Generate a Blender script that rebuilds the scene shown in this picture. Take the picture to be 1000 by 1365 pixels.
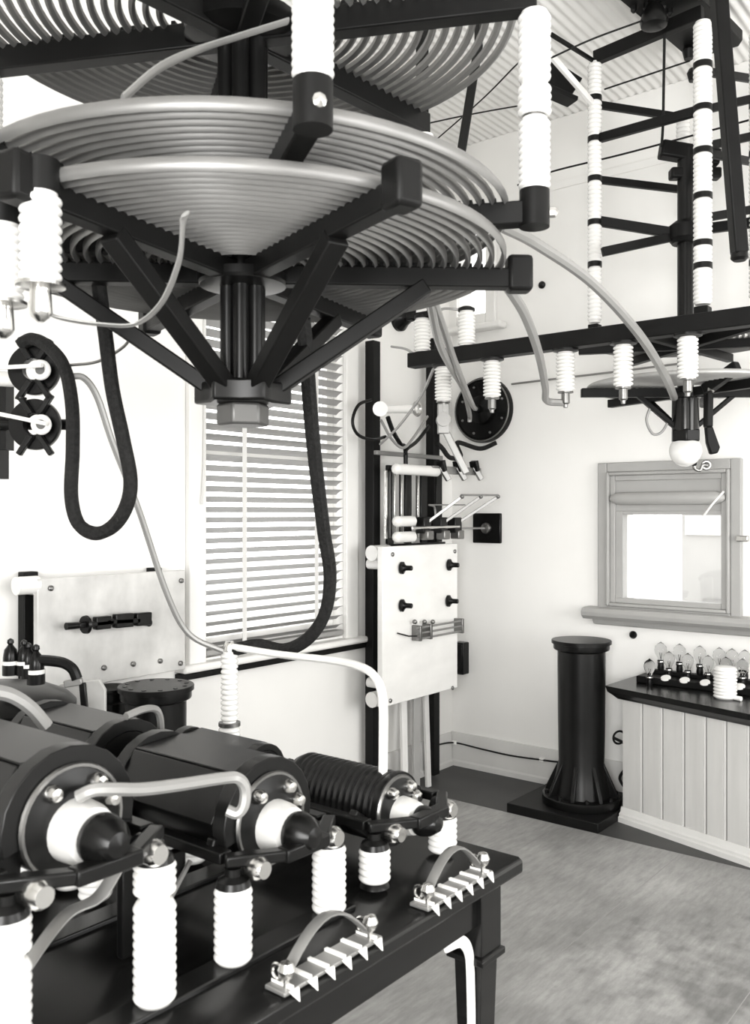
import bpy, bmesh, math, random
from mathutils import Vector as V, Matrix
random.seed(7)
for o in list(bpy.data.objects): bpy.data.objects.remove(o)
scene = bpy.context.scene
COL = scene.collection
# ------------------------------------------------------------------ camera, world, light, exposure
F = V((0.7809, 0.6247, 0)); R = V((0.6247, -0.7809, 0)); EYE = 1.6; FP = 1200.0; CX, CY = 500.0, 684.0
cam_d = bpy.data.cameras.new('camera'); cam = bpy.data.objects.new('camera', cam_d); COL.objects.link(cam)
cam.location = (0, 0, EYE); cam.rotation_euler = (math.pi/2, 0, -math.atan2(F.x, F.y))
cam_d.sensor_fit = 'HORIZONTAL'; cam_d.sensor_width = 36; cam_d.lens = 36*FP/1000; cam_d.clip_start = .02
cam_d.shift_y = (684-682.5)/1000
cam_d.dof.use_dof = True; cam_d.dof.focus_distance = 3.9; cam_d.dof.aperture_fstop = 9
scene.camera = cam
world = bpy.data.worlds.new('sky'); scene.world = world; world.use_nodes = True
world.node_tree.nodes['Background'].inputs[0].default_value = (1, .995, .98, 1)
world.node_tree.nodes['Background'].inputs[1].default_value = 4.0
XW, YW, XB, YB, HC = 4.80, 3.21, -1.8, -2.2, 3.92            # right wall, window wall, the two walls behind the camera, ceiling
def area(name, loc, rot, sx, sy, power):
    l = bpy.data.lights.new(name, 'AREA'); l.shape = 'RECTANGLE'; l.size = sx; l.size_y = sy; l.energy = power
    l.color = (1, .995, .98)
    o = bpy.data.objects.new(name, l); COL.objects.link(o); o.location = loc; o.rotation_euler = rot
    return o
# area lamps added behind the camera, at assumed windows in the two unseen walls
area('fill_daylight', (.75, YB-.05, 1.75), (math.pi/2, 0, 0), 1.6, 1.9, 62)
area('fill_daylight', (3.1, YB-.05, 1.75), (math.pi/2, 0, 0), 1.6, 1.9, 95)
area('fill_daylight', (XB-.05, -.5, 1.75), (math.pi/2, 0, -math.pi/2), 1.6, 1.9, 285)
scene.view_settings.view_transform = 'Standard'; scene.view_settings.look = 'None'
scene.view_settings.gamma = 1; scene.view_settings.exposure = -0.36
scene.view_settings.use_curve_mapping = False

# ------------------------------------------------------------------ points
def ray(px, py): return F + R*((px-CX)/FP) + V((0, 0, -(py-CY)/FP))
E0 = V((0, 0, EYE))
def W(px, py, z): return E0 + ray(px, py)*z                     # a point at a depth
def onX(px, py, X): d = ray(px, py); return E0 + d*(X/d.x)
def onY(px, py, Y): d = ray(px, py); return E0 + d*(Y/d.y)
def onH(px, py, H): d = ray(px, py); return E0 + d*((H-EYE)/d.z)
def camdir(deg): a = math.radians(deg); return R*math.cos(a) + F*math.sin(a)
X_, Y_, Z_ = V((1, 0, 0)), V((0, 1, 0)), V((0, 0, 1))

# ------------------------------------------------------------------ materials
def mat(name, col, rough=.5, metal=0, noise=0, nscale=8, bump=0, bscale=60, spec=.5, stretch=None, coat=0):
    m = bpy.data.materials.new(name); m.use_nodes = True
    nt = m.node_tree; b = nt.nodes['Principled BSDF']
    c = (col, col*.99, col*.965, 1) if not isinstance(col, tuple) else (*col, 1)
    b.inputs['Base Color'].default_value = c; b.inputs['Roughness'].default_value = rough
    b.inputs['Metallic'].default_value = metal; b.inputs['Specular IOR Level'].default_value = spec
    if coat: b.inputs['Coat Weight'].default_value = coat
    if noise or bump:
        tc = nt.nodes.new('ShaderNodeTexCoord'); mp = nt.nodes.new('ShaderNodeMapping')
        if stretch: mp.inputs['Scale'].default_value = stretch
        nt.links.new(tc.outputs['Object'], mp.inputs['Vector'])
    if noise:
        n = nt.nodes.new('ShaderNodeTexNoise'); n.inputs['Scale'].default_value = nscale; n.inputs['Detail'].default_value = 5
        r = nt.nodes.new('ShaderNodeMapRange'); r.inputs[1].default_value = .3; r.inputs[2].default_value = .7
        r.inputs[3].default_value = 1-noise; r.inputs[4].default_value = 1+noise
        mx = nt.nodes.new('ShaderNodeMix'); mx.data_type = 'RGBA'; mx.blend_type = 'MULTIPLY'; mx.inputs[0].default_value = 1
        nt.links.new(mp.outputs[0], n.inputs['Vector']); nt.links.new(n.outputs['Fac'], r.inputs[0])
        mx.inputs[6].default_value = c; nt.links.new(r.outputs[0], mx.inputs[7]); nt.links.new(mx.outputs[2], b.inputs['Base Color'])
    if bump:
        n2 = nt.nodes.new('ShaderNodeTexNoise'); n2.inputs['Scale'].default_value = bscale; n2.inputs['Detail'].default_value = 3
        bp = nt.nodes.new('ShaderNodeBump'); bp.inputs['Strength'].default_value = bump; bp.inputs['Distance'].default_value = .004
        nt.links.new(mp.outputs[0], n2.inputs['Vector']); nt.links.new(n2.outputs['Fac'], bp.inputs['Height']); nt.links.new(bp.outputs[0], b.inputs['Normal'])
    return m
M_wall = mat('white_plaster', .83, .75, noise=.035, nscale=1.6, bump=.12, bscale=22)
M_ceil = mat('white_iron', .80, .6, noise=.03, nscale=3)
M_trim = mat('cream_paint', .36, .42, noise=.05, nscale=5)
M_wtrim = mat('white_paint', .80, .45, noise=.03, nscale=5)
M_base = mat('pale_baseboard_paint', .62, .5, noise=.05, nscale=4)
M_bead = mat('beadboard_paint', .52, .42, noise=.06, nscale=3, stretch=(6, 6, .8))
M_floor = mat('worn_linoleum', .26, .5, noise=.28, nscale=2.2, bump=.06, bscale=40)
def floor_stain(m):                                            # scuffed dark smudge with its own ragged outline
    nt = m.node_tree; b = nt.nodes['Principled BSDF']; src = b.inputs['Base Color'].links[0].from_socket
    tc = nt.nodes.new('ShaderNodeTexCoord'); N = nt.nodes.new
    mp = N('ShaderNodeMapping'); mp.inputs['Location'].default_value = (-3.12, -.98, 0); nt.links.new(tc.outputs['Object'], mp.inputs[0])
    ln = N('ShaderNodeVectorMath'); ln.operation = 'LENGTH'; nt.links.new(mp.outputs[0], ln.inputs[0])
    nz = N('ShaderNodeTexNoise'); nz.inputs['Scale'].default_value = 9; nz.inputs['Detail'].default_value = 6; nt.links.new(tc.outputs['Object'], nz.inputs['Vector'])
    ma = N('ShaderNodeMath'); ma.operation = 'MULTIPLY_ADD'; ma.inputs[1].default_value = 1.6; nt.links.new(nz.outputs['Fac'], ma.inputs[0]); nt.links.new(ln.outputs['Value'], ma.inputs[2])
    mr = N('ShaderNodeMapRange'); mr.inputs[1].default_value = .78; mr.inputs[2].default_value = 1.25; mr.inputs[3].default_value = .58; mr.inputs[4].default_value = 1.06; nt.links.new(ma.outputs[0], mr.inputs[0])
    n2 = N('ShaderNodeTexNoise'); n2.inputs['Scale'].default_value = 16; n2.inputs['Detail'].default_value = 8; n2.inputs['Roughness'].default_value = .7
    m2 = N('ShaderNodeMapping'); m2.inputs['Scale'].default_value = (.5, 2.2, 1); nt.links.new(tc.outputs['Object'], m2.inputs[0]); nt.links.new(m2.outputs[0], n2.inputs['Vector'])
    r2 = N('ShaderNodeMapRange'); r2.inputs[1].default_value = .35; r2.inputs[2].default_value = .68; r2.inputs[3].default_value = .8; r2.inputs[4].default_value = 1.22; nt.links.new(n2.outputs['Fac'], r2.inputs[0])
    mu = N('ShaderNodeMath'); mu.operation = 'MULTIPLY'; nt.links.new(mr.outputs[0], mu.inputs[0]); nt.links.new(r2.outputs[0], mu.inputs[1])
    mx = N('ShaderNodeMix'); mx.data_type = 'RGBA'; mx.blend_type = 'MULTIPLY'; mx.inputs[0].default_value = 1
    nt.links.new(src, mx.inputs[6]); nt.links.new(mu.outputs[0], mx.inputs[7]); nt.links.new(mx.outputs[2], b.inputs['Base Color'])
floor_stain(M_floor)
M_seam = mat('pale_seam_dust', .3, .7)
M_floord = mat('dark_floor_tone', .05, .55, noise=.2, nscale=3)  # darker tone for the floor strip beside the right wall
M_dark = mat('dark_stained_wood', .005, .45, spec=.16, noise=.3, nscale=7, stretch=(1, 1, 1), bump=.05, bscale=50)
M_black = mat('black_bakelite', .004, .26, spec=.22)
M_iron = mat('black_enamel_iron', .0045, .3, spec=.22, noise=.25, nscale=12)
M_hood = mat('dark_japanned_sheet', .005, .3, spec=.25, noise=.3, nscale=6)
M_steel = mat('bright_steel', .62, .22, metal=1)
M_dsteel = mat('dark_steel', .22, .35, metal=1)
M_copper = mat('dull_copper_strip', .2, .42, metal=.55, noise=.15, nscale=5)
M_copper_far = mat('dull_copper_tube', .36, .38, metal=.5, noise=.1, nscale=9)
M_ribbon = mat('pale_copper_lead', .3, .4, metal=.4)
M_porc = mat('white_porcelain', .76, .2, coat=.2)
M_marble = mat('white_marble', .80, .25, noise=.06, nscale=4, stretch=(1, 1, 2.2))
M_marble2 = mat('grey_veined_marble', .54, .3, noise=.2, nscale=5, stretch=(1.6, 1, 1.2))
M_rope = mat('dark_braided_cable', .012, .8, spec=.2, bump=1, bscale=110, noise=.4, nscale=110)
M_table = mat('polished_dark_wood', .006, .22, spec=.3, noise=.35, nscale=4, stretch=(1, 9, 9))
M_slat = mat('blind_slat_paint', .30, .45)
M_tape = mat('blind_tape', .66, .8)
M_white = mat('white_card', .85, .5)
M_pale = mat('pale_brass', .27, .4, metal=.6)
M_gloss = mat('glossy_black_metal', .02, .18, metal=.6)
M_nut = mat('dull_nut_steel', .09, .4, metal=.5)
M_boss = mat('bright_machined_collar', .72, .4, metal=.35)
M_glassm = bpy.data.materials.new('clear_glass'); M_glassm.use_nodes = True
_b = M_glassm.node_tree.nodes['Principled BSDF']; _b.inputs['Transmission Weight'].default_value = 1; _b.inputs['Roughness'].default_value = .02; _b.inputs['IOR'].default_value = 1.12
M_pane = bpy.data.materials.new('window_glass'); M_pane.use_nodes = True
_nt = M_pane.node_tree; _nt.nodes.remove(_nt.nodes['Principled BSDF'])
_t = _nt.nodes.new('ShaderNodeBsdfTransparent'); _g = _nt.nodes.new('ShaderNodeBsdfGlossy'); _g.inputs['Roughness'].default_value = .02
_m = _nt.nodes.new('ShaderNodeMixShader'); _m.inputs[0].default_value = .05
_nt.links.new(_t.outputs[0], _m.inputs[1]); _nt.links.new(_g.outputs[0], _m.inputs[2]); _nt.links.new(_m.outputs[0], _nt.nodes['Material Output'].inputs[0])
M_out = mat('far_pale_render', .36, .9, noise=.08, nscale=2)
M_ground = mat('pale_bare_ground', .62, .95, noise=.1, nscale=1)
M_outd = mat('far_grey_roof', .27, .9)

# ------------------------------------------------------------------ mesh builder
def basis(a):
    a = a.normalized(); h = Z_ if abs(a.z) < .9 else X_
    x = a.cross(h).normalized(); return x, x.cross(a).normalized(), a   # x, y perpendicular, a
def catmull(pts, n=8):
    out = []; P = [V(p) for p in pts]
    for i in range(len(P)-1):
        p0 = P[i-1] if i else P[0]*2-P[1]; p1, p2 = P[i], P[i+1]; p3 = P[i+2] if i+2 < len(P) else P[-1]*2-P[-2]
        for k in range(n):
            t = k/n
            out.append(.5*((2*p1)+(p2-p0)*t+(2*p0-5*p1+4*p2-p3)*t*t+(3*p1-p0-3*p2+p3)*t**3))
    out.append(P[-1]); return out
class MB:
    def __init__(s): s.v = []; s.f = []
    def add(s, vs, fs):
        n = len(s.v); s.v += [V(p) for p in vs]; s.f += [tuple(i+n for i in f) for f in fs]; return s
    def box(s, c, size, ax=(X_, Y_, Z_)):
        c = V(c); h = [k/2 for k in size]; vs = []
        for i in (-1, 1):
            for j in (-1, 1):
                for k in (-1, 1): vs.append(c+ax[0]*h[0]*i+ax[1]*h[1]*j+ax[2]*h[2]*k)
        return s.add(vs, [(0,1,3,2),(4,6,7,5),(0,4,5,1),(2,3,7,6),(0,2,6,4),(1,5,7,3)])
    def bb(s, a, b):
        a, b = V(a), V(b); return s.box((a+b)/2, [abs(b[i]-a[i]) for i in range(3)])
    def bar(s, p0, p1, w, h, up=Z_):
        p0, p1 = V(p0), V(p1); a = (p1-p0); L = a.length; a.normalize()
        side = a.cross(up)
        if side.length < 1e-4: side = a.cross(X_)
        side.normalize(); u = side.cross(a).normalized()
        return s.box((p0+p1)/2, (L, w, h), (a, side, u))
    def lathe(s, prof, p, axis=Z_, seg=20, cap=True):
        p = V(p); x, y, a = basis(V(axis)); n = len(prof); vs = []; fs = []
        for r, z in prof:
            for k in range(seg):
                t = 2*math.pi*k/seg; vs.append(p+a*z+(x*math.cos(t)+y*math.sin(t))*r)
        for i in range(n-1):
            for k in range(seg):
                k2 = (k+1) % seg; fs.append((i*seg+k, i*seg+k2, (i+1)*seg+k2, (i+1)*seg+k))
        if cap:
            if prof[0][0] > 1e-6: fs.append(tuple(range(seg)))
            if prof[-1][0] > 1e-6: fs.append(tuple((n-1)*seg+k for k in range(seg)))
        return s.add(vs, fs)
    def cyl(s, p0, p1, r0, r1=None, seg=16):
        p0, p1 = V(p0), V(p1); r1 = r0 if r1 is None else r1
        return s.lathe([(r0, 0), (r1, (p1-p0).length)], p0, p1-p0, seg)
    def sphere(s, c, r, seg=16, sq=1, axis=Z_):
        n = seg//2; return s.lathe([(max(1e-4, r*math.sin(math.pi*i/n)), -r*sq*math.cos(math.pi*i/n)) for i in range(n+1)], c, axis, seg)
    def torus(s, c, axis, Rr, r, seg=40, sec=8):
        c = V(c); x, y, a = basis(V(axis)); vs = []; fs = []
        for i in range(seg):
            t = 2*math.pi*i/seg; d = x*math.cos(t)+y*math.sin(t)
            for j in range(sec):
                q = 2*math.pi*j/sec; vs.append(c+d*(Rr+r*math.cos(q))+a*r*math.sin(q))
        for i in range(seg):
            for j in range(sec):
                fs.append((i*sec+j, ((i+1) % seg)*sec+j, ((i+1) % seg)*sec+(j+1) % sec, i*sec+(j+1) % sec))
        return s.add(vs, fs)
    def tube(s, pts, r, seg=8, w=None, h=None, up=None):
        """round tube, or a flat section w x h when up is given"""
        pts = [V(p) for p in pts]; n = len(pts); vs = []; fs = []; prev = None
        for i in range(n):
            t = (pts[min(i+1, n-1)]-pts[max(i-1, 0)]).normalized()
            if up is not None: x = t.cross(V(up)).normalized()
            elif prev is None: x = basis(t)[0]
            else:
                x = prev-t*prev.dot(t); x.normalize()
            prev = x; y = t.cross(x)
            for k in range(seg):
                q = 2*math.pi*(k+.5)/seg; vs.append(pts[i]+x*math.cos(q)*(w or r)+y*math.sin(q)*(h or r))
        for i in range(n-1):
            for k in range(seg):
                k2 = (k+1) % seg; fs.append((i*seg+k, i*seg+k2, (i+1)*seg+k2, (i+1)*seg+k))
        fs.append(tuple(range(seg))); fs.append(tuple((n-1)*seg+k for k in range(seg)))
        return s.add(vs, fs)
    def prism(s, poly, vec):
        n = len(poly); vec = V(vec); vs = [V(p) for p in poly]+[V(p)+vec for p in poly]
        fs = [tuple(range(n)), tuple(range(n, 2*n))]+[(i, (i+1) % n, n+(i+1) % n, n+i) for i in range(n)]
        return s.add(vs, fs)
    def mesh(s, name, m, off=V((0, 0, 0)), angle=35):
        me = bpy.data.meshes.new(name); me.from_pydata([p-off for p in s.v], [], s.f)
        bm = bmesh.new(); bm.from_mesh(me); bmesh.ops.recalc_face_normals(bm, faces=bm.faces); bm.to_mesh(me); bm.free()
        me.polygons.foreach_set('use_smooth', [True]*len(me.polygons)); me.set_sharp_from_angle(angle=math.radians(angle))
        me.materials.append(m); me.update(); return me
    def build(s, name, m, parent=None, bevel=0, loc=None, angle=35):
        base = wloc(parent) if parent else (V(loc) if loc is not None else mid_base(s.v))
        o = bpy.data.objects.new(name, s.mesh(name, m, base, angle)); COL.objects.link(o)
        if parent: o.parent = parent
        else: o.location = base
        if bevel:
            b = o.modifiers.new('bevel', 'BEVEL'); b.width = bevel; b.segments = 2; b.limit_method = 'ANGLE'; b.angle_limit = math.radians(50)
        return o
def mid_base(vs):
    return V((sum(p.x for p in vs)/len(vs), sum(p.y for p in vs)/len(vs), min(p.z for p in vs)))
def wloc(o):
    l = V(o.location)
    while o.parent: o = o.parent; l += V(o.location)
    return l
def tag(o, label=None, cat=None, group=None, kind=None):
    if label: o['label'] = label
    if cat: o['category'] = cat
    if group: o['group'] = group
    if kind: o['kind'] = kind
    return o
def thing(name, loc, label, cat, group=None):
    o = bpy.data.objects.new(name, None); COL.objects.link(o); o.location = V(loc); o.empty_display_size = .05
    return tag(o, label, cat, group)
def struct(name, mb, m, bevel=0, label=None):
    o = mb.build(name, m, None, bevel, loc=(0, 0, 0)); tag(o, label, None, None, 'structure'); return o
def place(name, me, parent, p, rot=None):
    o = bpy.data.objects.new(name, me); COL.objects.link(o); o.parent = parent; o.location = V(p)-(wloc(parent) if parent else V((0, 0, 0)))
    if rot: o.rotation_euler = rot
    return o
# ribbed porcelain insulator, base at the origin, shared between alike ones
_ins = {}
def ins_mesh(L, r, n, m=None, depth=.2):
    key = (round(L, 3), round(r, 4), n, depth)
    if key not in _ins:
        p = [(r*.55, 0), (r*.8, 0)]; e = L*.03; q = (L-2*e)/n
        for i in range(n):
            z = e+q*i
            p += [(r*(1-depth), z), (r*.97, z+q*.22), (r, z+q*.45), (r*.95, z+q*.72), (r*(1-depth), z+q*.97)]
        p += [(r*.8, L), (r*.55, L)]
        _ins[key] = MB().lathe(p, (0, 0, 0), Z_, 24).mesh('insulator', m or M_porc, angle=60)
    return _ins[key]
def insulator(parent, base, top, r, n=None, name='insulator', depth=.2):
    base, top = V(base), V(top); a = top-base; L = a.length
    n = n or max(3, round(L/.0155))
    o = place(name, ins_mesh(L, r, n, depth=depth), parent, base)
    o.rotation_euler = a.to_track_quat('Z', 'Y').to_euler(); return o

# ================================================================== the room
# floor of linoleum widths with thin seams, a darker strip along the right wall
fl = MB().bb((XB-.1, YB-.1, -.06), (XW+.1, YW+.1, -.0006)); floor = struct('floor', fl, M_seam, label='grey linoleum floor with worn scuffed patches')
y = YB
while y < YW:
    y2 = min(y+.62, YW); MB().bb((XB, y+.002, -.0006), (4.2, y2-.002, .0004)).build('floor_sheet', M_floor, floor); y = y2
MB().bb((4.203, YB, -.0006), (XW, YW, .0004)).build('floor_strip', M_floord, floor)

def wall_boxes(mb, axis, at, thick, a0, a1, z0, z1, holes):
    """wall plane with rectangular openings; axis 'X' -> plane at X=at spanning Y"""
    holes = sorted(holes); cur = a0
    def put(b0, b1, c0, c1):
        if b1-b0 < 1e-4 or c1-c0 < 1e-4: return
        if axis == 'X': mb.bb((at, b0, c0), (at+thick, b1, c1))
        else: mb.bb((b0, at, c0), (b1, at+thick, c1))
    for h0, h1, c0, c1 in holes:
        put(cur, h0, z0, z1); put(h0, h1, z0, c0); put(h0, h1, c1, z1); cur = h1
    put(cur, a1, z0, z1)
# right-wall window measures (plane X = XW)
gl = onX(842, 688, XW+.05); gr = onX(964, 800, XW+.05)
RW = dict(y0=gr.y-.02, y1=gl.y+.02, z0=onX(905, 803, XW).z, z1=onX(905, 686, XW).z)
LW = dict(x0=2.74, x1=3.73, z0=.93, z1=2.86)
HW = dict(y1=onX(612, 400, XW).y, y0=onX(650, 400, XW).y, z0=2.79, z1=3.42)
w = MB(); wall_boxes(w, 'Y', YW, .15, XB, XW, 0, HC, [(LW['x0'], LW['x1'], LW['z0'], LW['z1'])])
struct('wall_left', w, M_wall, label='white plastered wall with the blind-covered window')
w = MB(); wall_boxes(w, 'X', XW, .15, YB, YW+.15, 0, HC, [(RW['y0']-.012, RW['y1']+.012, RW['z0']-.012, RW['z1']+.012), (HW['y0'], HW['y1'], HW['z0'], HW['z1'])])
struct('wall_right', w, M_wall, label='white plastered wall behind the panelled counter')
w = MB(); wall_boxes(w, 'Y', YB, -.15, XB, XW+.15, 0, HC, [(-.05, 1.55, .8, 2.7), (2.3, 3.9, .8, 2.7)])
struct('wall_back', w, M_wall, label='plain white wall behind the viewer with window openings')
w = MB(); wall_boxes(w, 'X', XB, -.15, YB-.15, YW+.15, 0, HC, [(-1.3, .3, .8, 2.7)])
struct('wall_front', w, M_wall, label='plain white side wall behind the viewer with window opening')
# corrugated ceiling, ridges along X
vs = []; fs = []; yy = YB-.15; k = 0
while yy < YW+.15:
    z = HC+.005*math.sin(2*math.pi*(yy-YB)/.048)
    vs += [(XB-.15, yy, z), (XW+.15, yy, z)]; yy += .006; k += 1
for i in range(k-1): fs.append((2*i, 2*i+1, 2*i+3, 2*i+2))
n0 = len(vs); vs += [(XB-.15, YB-.15, HC+.08), (XW+.15, YB-.15, HC+.08), (XW+.15, YW+.15, HC+.08), (XB-.15, YW+.15, HC+.08)]; fs.append((n0, n0+1, n0+2, n0+3))
struct('ceiling', MB().add(vs, fs), M_ceil, label='white corrugated iron ceiling')
struct('trim_1', MB().bb((XW-.008, YB, 3.50), (XW, YW, 3.545)), M_wall, .003, 'white picture rail high along the right wall')
struct('trim_2', MB().bb((XB, YW-.008, 3.50), (XW-.008, YW, 3.545)), M_wall, .003, 'white picture rail high along the window wall')
bz = 1.6-(975-684)/1200*5.74
def baseb(mb, a, b, n):                                        # board + stepped shoe
    a, b, n = V(a), V(b), V(n)
    mb.prism([a, a+n*.03, a+n*.03+Z_*.03, a+n*.02+Z_*.04, a+n*.02+Z_*(bz-.03), a+n*.012+Z_*bz, a+Z_*bz], b-a)
struct('baseboard_right', (lambda m: (baseb(m, (XW, YB, 0), (XW, YW, 0), (-1, 0, 0)), m)[1])(MB()), M_base, label='pale painted baseboard along the right wall')
struct('baseboard_left', (lambda m: (baseb(m, (XB, YW, 0), (XW-.03, YW, 0), (0, -1, 0)), m)[1])(MB()), M_base, label='pale painted baseboard under the blind-covered window')

# window_1: blind-covered window
win = thing('window_1', (3.23, YW, .9), 'tall white window behind the slatted blind', None); win['kind'] = 'structure'
x0, x1, z0, z1 = LW['x0'], LW['x1'], LW['z0'], LW['z1']
m = MB()
for a, b in ((x0-.10, x0), (x1, x1+.10)): m.bb((a, YW-.03, z0-.02), (b, YW, z1+.1))
m.bb((x0, YW-.03, z1), (x1, YW, z1+.1)); m.build('casing', M_wtrim, win, .006)
m = MB()
for a, b in ((x0, x0+.05), (x1-.05, x1)): m.bb((a, YW+.07, z0), (b, YW+.11, z1))
for a, b in ((z0, z0+.08), (z1-.05, z1), (1.86, 1.91)): m.bb((x0+.05, YW+.07, a), (x1-.05, YW+.11, b))
m.build('sash', M_wtrim, win, .004)
MB().bb((x0+.05, YW+.088, z0+.08), (x1-.05, YW+.092, z1-.05)).build('pane', M_pane, win)
MB().bb((x0-.16, YW-.07, z0-.045), (x1+.16, YW+.06, z0-.01)).build('sill', M_wtrim, win, .012)
MB().bb((x0-.16, YW-.055, z0-.075), (x1+.22, YW, z0-.048)).build('dark_sill_strip', M_dark, win, .004)
bl = thing('venetian_blind', (3.23, YW-.05, z0), 'venetian blind with pale slats hanging in the tall window', 'blind')
sp = .0485; nsl = int((z1-z0-.04)/sp); xs0, xs1 = x0+.012, x1-.012
a = math.radians(-27); ww = .054
def slat_mesh():
    pts = []
    for i in range(5):
        t = (i/4-.5)*ww; c = .004*(1-(2*i/4-1)**2)
        pts.append(V((0, t*math.cos(a)-c*math.sin(a), t*math.sin(a)+c*math.cos(a))))
    n = V((0, -math.sin(a), math.cos(a)))*.0022
    poly = [p+V((-(xs1-xs0)/2, 0, 0)) for p in pts]+[p+n+V((-(xs1-xs0)/2, 0, 0)) for p in reversed(pts)]
    return MB().prism(poly, (xs1-xs0, 0, 0)).mesh('slat', M_slat)
sm = slat_mesh(); yb = YW+.012
for i in range(nsl): place('slat', sm, bl, ((xs0+xs1)/2, yb, z0+.055+i*sp))
for fx in (.24, .77):
    xx = xs0+(xs1-xs0)*fx
    MB().bb((xx-.014, yb-.034, z0+.03), (xx+.014, yb-.0325, z1-.02)).build('tape', M_tape, bl)
MB().bb((xs0, yb-.03, z0+.012), (xs1, yb+.03, z0+.036)).build('bottom_rail', M_slat, bl, .004)
MB().bb((xs0, yb-.035, z1-.045), (xs1, yb+.035, z1-.003)).build('head_rail', M_slat, bl, .004)
MB().tube(catmull([(x0-.02, YW-.034, z1-.2), (x0-.022, YW-.036, 1.9), (x0-.04, YW-.045, 1.64)]), .004, 6).build('pull_cord', M_tape, bl)

# window_2: small moulded window on the right wall
win2 = thing('window_2', (XW, (RW['y0']+RW['y1'])/2, RW['z0']-.1), 'cream moulded window with a small bright pane above the counter', None); win2['kind'] = 'structure'
def rect_ring(mb, x_in, x_out, y0, y1, z0, z1, w):              # four mitre-free strips, proud by x
    mb.bb((x_in, y0, z0), (x_out, y0+w, z1)); mb.bb((x_in, y1-w, z0), (x_out, y1, z1))
    mb.bb((x_in, y0+w, z1-w), (x_out, y1-w, z1)); mb.bb((x_in, y0+w, z0), (x_out, y1-w, z0+w))
oy1 = onX(800, 720, XW).y; oy0 = onX(991, 720, XW).y; oz1 = onX(900, 614, XW).z; sz = onX(900, 826, XW).z
m = MB(); rect_ring(m, XW-.035, XW, oy0, oy1, sz, oz1, .055); m.build('outer_casing', M_trim, win2, .006)
m = MB(); rect_ring(m, XW-.05, XW, oy0+.055, oy1-.055, sz+.055, oz1-.055, .018); m.build('bead', M_trim, win2, .006)
m = MB(); rect_ring(m, XW-.03, XW+.02, oy0+.073, oy1-.073, sz+.073, oz1-.073, .03); m.build('inner_casing', M_trim, win2, .004)
iy0, iy1 = oy0+.103, oy1-.103
m = MB(); m.bb((XW-.022, iy0, sz+.1), (XW+.04, RW['y0']+.0, RW['z1']+.02)); m.bb((XW-.022, RW['y1'], sz+.1), (XW+.04, iy1, RW['z1']+.02))
m.bb((XW-.022, RW['y0'], sz+.1), (XW+.04, RW['y1'], RW['z0'])); m.bb((XW-.022, RW['y0'], RW['z1']), (XW+.04, RW['y1'], RW['z1']+.02)); m.build('sash', M_trim, win2, .012)
m = MB(); m.bb((XW-.015, iy0, RW['z1']+.02), (XW+.02, iy1, oz1-.1)); m.build('head_panel', M_trim, win2)
zr = onX(900, 664, XW).z
m = MB(); m.lathe([(.012, 0), (.022, .012), (.036, .05), (.036, iy1-iy0+.0), (.022, iy1-iy0+.038), (.012, iy1-iy0+.05)], (XW-.035, iy0-.025, zr), Y_, 20); m.build('roller', M_trim, win2)
MB().bb((XW+.03, RW['y0']-.01, RW['z0']-.01), (XW+.034, RW['y1']+.01, RW['z1']+.01)).build('pane', M_pane, win2)
sy1 = onX(776, 822, XW-.1).y
m = MB(); q = [(0, -.02), (-.09, -.02), (-.115, 0), (-.12, .02), (-.105, .04), (-.08, .045), (0, .045)]
m.prism([V((XW+px_, .2, sz+z_)) for px_, z_ in q], (0, sy1-.2, 0)); m.build('sill', M_trim, win2, .004)
m = MB(); m.prism([V((XW, .2, sz-.02)), V((XW-.075, .2, sz-.02)), V((XW-.06, .2, sz-.045)), V((XW-.03, .2, sz-.055)), V((XW, .2, sz-.055))], (0, sy1-.25, 0)); m.build('apron', M_trim, win2)
MB().tube(catmull([onX(965, 655, XW-.05), onX(950, 672, XW-.07), onX(938, 688, XW-.05)]), .006, 6).build('cord', M_white, win2)
MB().box(onX(990, 718, XW-.05), (.03, .06, .03)).build('catch', M_steel, win2, .005)
# window_3: high window near the corner, mostly behind the coil
win3 = thing('window_3', (XW, (HW['y0']+HW['y1'])/2, HW['z0']-.05), 'white cased high window near the corner with a deep sill', None); win3['kind'] = 'structure'
m = MB(); rect_ring(m, XW-.03, XW, HW['y0']-.07, HW['y1']+.07, HW['z0']-.02, HW['z1']+.04, .07); m.build('casing', M_wtrim, win3, .006)
MB().bb((XW-.09, HW['y0']-.14, HW['z0']-.06), (XW, HW['y1']+.14, HW['z0']-.02)).build('sill', M_wtrim, win3, .01)
MB().bb((XW+.05, HW['y0'], HW['z0']), (XW+.054, HW['y1'], HW['z1'])).build('pane', M_pane, win3)
# outside the small window: pale outbuilding
ob = thing('outbuilding', (11, 2.4, 0), 'pale outbuilding with grey roof seen through the small window', 'building')
MB().bb((10.4, -1.2, 0), (12.5, 3.75, 2.1)).build('walls', M_out, ob)
MB().prism([(10.2, -1.4, 2.1), (12.7, -1.4, 2.1), (11.5, -1.4, 2.7)], (0, 5.3, 0)).build('roof', M_outd, ob)
MB().bb((10.36, 3.2, .3), (10.41, 3.5, .62)).build('shutter', M_outd, ob)
MB().bb((10.36, 3.3, 1.35), (10.41, 3.7, 1.57)).build('pale_hatch', M_ground, ob)
tag(MB().bb((4.96, YB-20, -.12), (40, YW+20, -.06)).build('ground', M_ground, None, loc=(0, 0, 0)), 'pale bare ground outside the small window', None, None, 'structure')

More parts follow.
